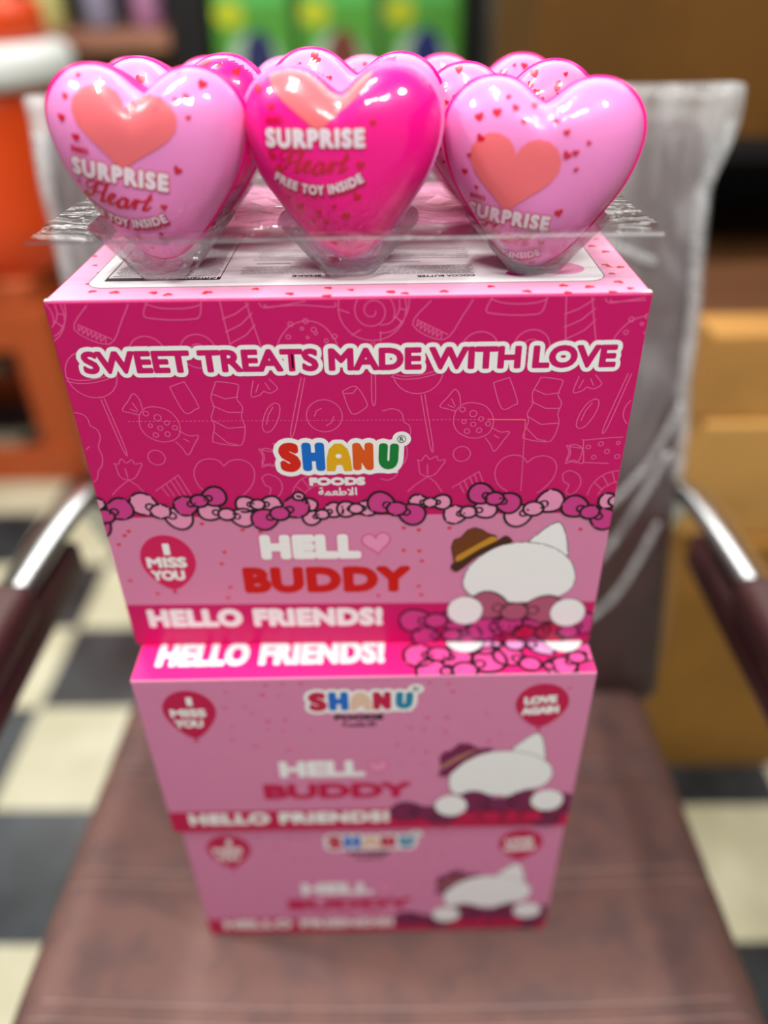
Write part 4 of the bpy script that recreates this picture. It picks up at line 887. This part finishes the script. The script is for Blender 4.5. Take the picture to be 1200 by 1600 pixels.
# pulled-out corners and a folded lip at the front
def strip(pts_a, pts_b):
    A = [bm.verts.new(p) for p in pts_a]; B = [bm.verts.new(p) for p in pts_b]
    for k in range(len(A) - 1): bm.faces.new((A[k], A[k + 1], B[k + 1], B[k]))
from_bm('flange', bm, tray_m, tray, True)
bm = bmesh.new()
N = 40
strip([(-0.1386 + 0.2752 * k / N, -0.0935, FZ + 0.0002 * math.sin(k * 0.4)) for k in range(N + 1)], [(-0.1386 + 0.2752 * k / N, -0.0947, FZ - 0.0014 + 0.0002 * math.sin(k * 0.4)) for k in range(N + 1)])
from_bm('front_lip', bm, film('lip_film', clear=0.94, tint=(206, 196, 204), rough=0.35, bump=0.1, edge=0.12), tray, True)
for cx in xs:
    for cy in ys:
        bm = bmesh.new(); rings = []
        for t in (0, 0.25, 0.5, 0.75, 0.93, 1.0):
            sx = 0.0325 * (1 - t) + 0.0115 * t; sy = 0.0268 * (1 - t) + 0.018 * t
            if t == 1.0: sx *= 0.7; sy *= 0.7
            z = FZ * (1 - t) + 0.0004
            rings.append([bm.verts.new((cx + sx * math.copysign(abs(math.cos(a)) ** 0.6, math.cos(a)), cy + sy * math.copysign(abs(math.sin(a)) ** 0.6, math.sin(a)), z)) for a in [2 * PI * (k + 0.5) / n for k in range(n)]])
        for a, b in zip(rings, rings[1:]):
            for k in range(n): bm.faces.new((a[k], a[(k + 1) % n], b[(k + 1) % n], b[k]))
        bm.faces.new(rings[-1])
        from_bm('pocket', bm, pocket_m, tray, True)

# ------------------------------------------------------------------ background, left: drinks cooler on a stool
orange = mat('cooler_orange', (224, 72, 22), rough=0.35, spec=0.45)
coolw = mat('cooler_white', (226, 230, 226), rough=0.4)
stoolm = mat('stool_plastic', (176, 78, 34), rough=0.45, spec=0.4)
st = thing('plastic_stool', (-1.09, 1.98, 0.0), 'orange brown plastic stool carrying the orange cooler', 'stool')
bm = bmesh.new(); add_box(bm, -0.26, 0.26, -0.23, 0.23, 0.47, 0.53, 0.015, 3); from_bm('stool_top', bm, stoolm, st)
bm = bmesh.new()
for y0, y1 in ((-0.235, -0.215), (0.215, 0.235)): add_box(bm, -0.26, 0.26, y0, y1, 0.36, 0.475, 0.004)
for x0, x1 in ((-0.265, -0.245), (0.245, 0.265)): add_box(bm, x0, x1, -0.23, 0.23, 0.36, 0.475, 0.004)
from_bm('apron', bm, stoolm, st)
for sx in (-1, 1):
    for sy in (-1, 1):
        bm = bmesh.new(); add_box(bm, sx * 0.235 - 0.05, sx * 0.235 + 0.05, sy * 0.21 - 0.03, sy * 0.21 + 0.03, 0.0, 0.47, 0.01); from_bm('leg', bm, stoolm, st)
for y0 in (-0.25, 0.22):
    bm = bmesh.new(); add_box(bm, -0.27, 0.27, y0, y0 + 0.03, 0.0, 0.10, 0.006); from_bm('stretcher', bm, stoolm, st)
ck_ = thing('drinks_cooler', (-0.93, 1.93, 0.53), 'round orange drinks cooler with white lid, on the stool at the left edge', 'cooler')
bm = bmesh.new(); add_lathe(bm, [(0.15, 0.0), (0.165, 0.01), (0.178, 0.12), (0.20, 0.34), (0.20, 0.38)], 48); from_bm('body', bm, orange, ck_, True)
bm = bmesh.new(); add_lathe(bm, [(0.20, 0.381), (0.23, 0.385), (0.238, 0.398), (0.238, 0.43), (0.228, 0.452), (0.21, 0.46)], 48); from_bm('lid', bm, coolw, ck_, True)
bm = bmesh.new(); add_lathe(bm, [(0.185, 0.461), (0.195, 0.465), (0.192, 0.525), (0.17, 0.54)], 48); from_bm('cap', bm, orange, ck_, True)
bm = bmesh.new(); add_tube(bm, [(0, -0.165, 0.07), (0, -0.205, 0.07), (0, -0.215, 0.045)], 0.014, 12); from_bm('tap', bm, coolw, ck_, True)

# ------------------------------------------------------------------ shelving along the back wall
postm = mat('black_steel', (20, 20, 20), rough=0.45, spec=0.4)
boardm = mat('shelf_board', (172, 122, 98), rough=0.5, mottled=(150, 102, 80), mscale=12)
backm = mat('shelf_back', (150, 142, 108), rough=0.6)
rack = thing('shop_shelf', (-1.08, 2.62, 0.0), 'wooden display shelf behind the cooler, holding small coloured jars', 'shelf')
for x0 in (-0.62, 0.5):
    bm = bmesh.new(); add_box(bm, x0, x0 + 0.10, -0.20, 0.24, 0.0, 1.7, 0.004); from_bm('upright', bm, postm, rack)
for z in (0.12, 0.94, 1.42):
    bm = bmesh.new(); add_box(bm, -0.52, 0.50, -0.22, 0.24, z, z + 0.045, 0.003); from_bm('shelf_board', bm, boardm, rack)
bm = bmesh.new(); add_box(bm, -0.52, 0.50, 0.2405, 0.255, 0.1, 0.935); from_bm('lower_back_panel', bm, backm, rack)
bm = bmesh.new(); add_box(bm, -0.52, 0.50, 0.2405, 0.255, 0.99, 1.7); from_bm('upper_back_panel', bm, postm, rack)
jar_specs = [(-0.105, (60, 150, 60), 'green jar with dark lid on the wooden shelf, furthest left'), (0.02, (170, 160, 60), 'olive yellow jar on the wooden shelf beside the green one'),
             (0.165, (206, 204, 130), 'pale yellow jar in the middle of the wooden shelf'), (0.30, (150, 148, 170), 'grey lilac jar on the wooden shelf'), (0.43, (186, 130, 168), 'mauve jar on the wooden shelf nearest the black upright')]
for k, (x, c, lab) in enumerate(jar_specs):
    j = thing('candy_jar', (-1.08 + x, 2.50, 0.9865), lab, 'jar', 'jars on the wooden shelf')
    bm = bmesh.new(); add_lathe(bm, [(0.036, 0), (0.042, 0.006), (0.042, 0.10), (0.03, 0.125)], 24); from_bm('jar_body', bm, mat('jar_%d' % k, c, rough=0.3, spec=0.5), j, True)
    bm = bmesh.new(); add_lathe(bm, [(0.033, 0.1255), (0.034, 0.13), (0.034, 0.15), (0.03, 0.153)], 24); from_bm('lid', bm, mat('jar_lid', (60, 60, 56), rough=0.4), j, True)
# green packs on the next bay
bay = thing('shop_shelf', (-0.12, 2.62, 0.0), 'black steel shelf bay in the middle background, holding the bright green packs', 'shelf')
bm = bmesh.new(); add_box(bm, 0.335, 0.385, -0.20, 0.24, 0.0, 1.7, 0.004); from_bm('upright', bm, postm, bay)
for z in (0.12, 0.76, 1.42):
    bm = bmesh.new(); add_box(bm, -0.355, 0.335, -0.22, 0.24, z, z + 0.03, 0.003); from_bm('shelf_board', bm, mat('grey_board', (120, 122, 116), rough=0.5), bay)
bm = bmesh.new(); add_box(bm, -0.355, 0.335, 0.2405, 0.255, 0.1, 1.7); from_bm('back_panel', bm, mat('green_grey', (96, 112, 84), rough=0.6), bay)
for k, (x, lab, picc) in enumerate(((-0.345, 'bright green snack pack with dark blue picture, left of the three', (40, 48, 96)), (-0.118, 'bright green snack pack with brownish red picture, middle of the three', (120, 62, 48)), (0.108, 'bright green snack pack with navy picture, right of the three', (34, 44, 110)))):
    p = thing('snack_pack', (-0.12 + x + 0.105, 2.46, 0.7901), lab, 'snack pack', 'green snack packs on the shelf bay')
    bm = bmesh.new(); add_box(bm, -0.105, 0.105, -0.03, 0.05, 0, 0.33, 0.012, 3); from_bm('pack_body', bm, mat('pack_green', (86, 162, 58), rough=0.35, spec=0.5), p)
    def flat(nm, pts, c, y):
        bm = bmesh.new(); bm.faces.new([bm.verts.new((a, y, b)) for a, b in pts]); from_bm(nm, bm, mat('pack_' + nm + '_%d' % k, c, rough=0.35, spec=0.5), p)
    flat('top_band', [(-0.09, 0.245), (0.09, 0.245), (0.09, 0.30), (-0.09, 0.30)], (96, 196, 96), -0.0304)
    flat('yellow_flash', [(-0.1 + 0.04 * (1 + math.cos(2 * PI * i / 20)), 0.225 + 0.03 * math.sin(2 * PI * i / 20)) for i in range(20)], (196, 206, 40), -0.0308)
    flat('white_patch', [(0.0 + 0.075 * math.cos(2 * PI * i / 20), 0.10 + 0.085 * math.sin(2 * PI * i / 20)) for i in range(20)], (178, 206, 178), -0.0306)
    flat('picture', [(0.012 + 0.045 * math.cos(2 * PI * i / 20), 0.115 + 0.075 * math.sin(2 * PI * i / 20)) for i in range(20)], picc, -0.0312)
# grey pouch hanging goods right of the post
pc = thing('grey_pouch', (0.335, 2.44, 0.0), 'tall grey pouch with small yellow marks standing right of the black post', 'pouch')
bm = bmesh.new(); add_box(bm, -0.045, 0.045, -0.03, 0.03, 0, 1.25, 0.012, 3); from_bm('pouch_body', bm, mat('pouch_grey', (112, 114, 100), rough=0.5, mottled=(140, 142, 96), mscale=14), pc)

# ------------------------------------------------------------------ cartons on the right
def cardboard(n, c): return mat('cardboard_' + n, c, rough=0.75, spec=0.2, bump=0.08, bscale=40, mottled=tuple(int(v * 0.9) for v in c), mscale=6)
tapem = mat('packing_tape', (150, 96, 58), rough=0.25, spec=0.5)
def box_thing(x0, x1, y0, y1, z0, z1, c, label, tape=True, mark=None, rz=0.0):
    b = thing('cardboard_box', ((x0 + x1) / 2, (y0 + y1) / 2, z0), label, 'box', rz=rz)
    w, d, h = (x1 - x0) / 2, (y1 - y0) / 2, z1 - z0
    bm = bmesh.new(); add_box(bm, -w, w, -d, d, 0, h, 0.004); from_bm('carton_body', bm, cardboard('%d_%d_%d' % c, c), b)
    if tape:
        bm = bmesh.new(); add_box(bm, -w - 0.0006, w + 0.0006, -0.03, 0.03, h - 0.06, h + 0.0006); from_bm('tape', bm, tapem, b)
    if mark:
        bm = bmesh.new(); add_box(bm, mark[0], mark[1], -d - 0.0008, -d + 0.001, mark[2], mark[3]); from_bm('printed_mark', bm, mat('mark_%d' % mark[4][0], mark[4], rough=0.7), b)
    return b
box_thing(0.405, 0.95, 0.82, 1.22, 0.0, 0.462, (152, 108, 48), 'large cardboard box in shade-darkened ochre, standing on the floor right of the chair', False)  # the pile's tan darkened to ochre, shade put into the colour
box_thing(0.385, 0.93, 0.84, 1.24, 0.463, 0.633, (198, 150, 84), 'tan cardboard box in the middle of the pile right of the chair')
box_thing(0.375, 0.92, 0.85, 0.92, 0.634, 0.745, (194, 142, 76), 'narrow tan cardboard box on top of the pile right of the chair', False)
box_thing(0.39, 0.92, 0.93, 1.22, 0.634, 0.715, (104, 66, 40), 'dark brown cardboard box behind the top tan box of the pile', False)
sr = thing('storage_rack', (0.80, 1.72, 0.0), 'storage rack at the right, blackened for shade, carrying the largest brown box', 'rack')
for sx in (-0.57, 0.57):
    for sy in (-0.27, 0.27):
        bm = bmesh.new(); add_box(bm, sx - 0.02, sx + 0.02, sy - 0.02, sy + 0.02, 0, 0.819, 0.002); from_bm('upright', bm, postm, sr)
for z in (0.10, 0.82):
    bm = bmesh.new(); add_box(bm, -0.545, 0.545, -0.29, 0.29, z, z + 0.035, 0.003); from_bm('shelf_board', bm, postm, sr)
bm = bmesh.new(); add_box(bm, -0.545, 0.545, 0.275, 0.29, 0.14, 0.815); from_bm('back_panel', bm, postm, sr)  # black sheet added to darken the gap, which is only in shade
box_thing(0.235, 1.36, 1.44, 1.98, 0.8555, 1.42, (104, 68, 24), 'largest brown cardboard box, behind the chair back at the upper right', False, (-0.10, 0.42, 0.05, 0.11, (160, 52, 40)))
box_thing(0.35, 1.25, 1.56, 1.98, 0.136, 0.62, (104, 66, 34), 'dark brown box inside the storage rack', False)
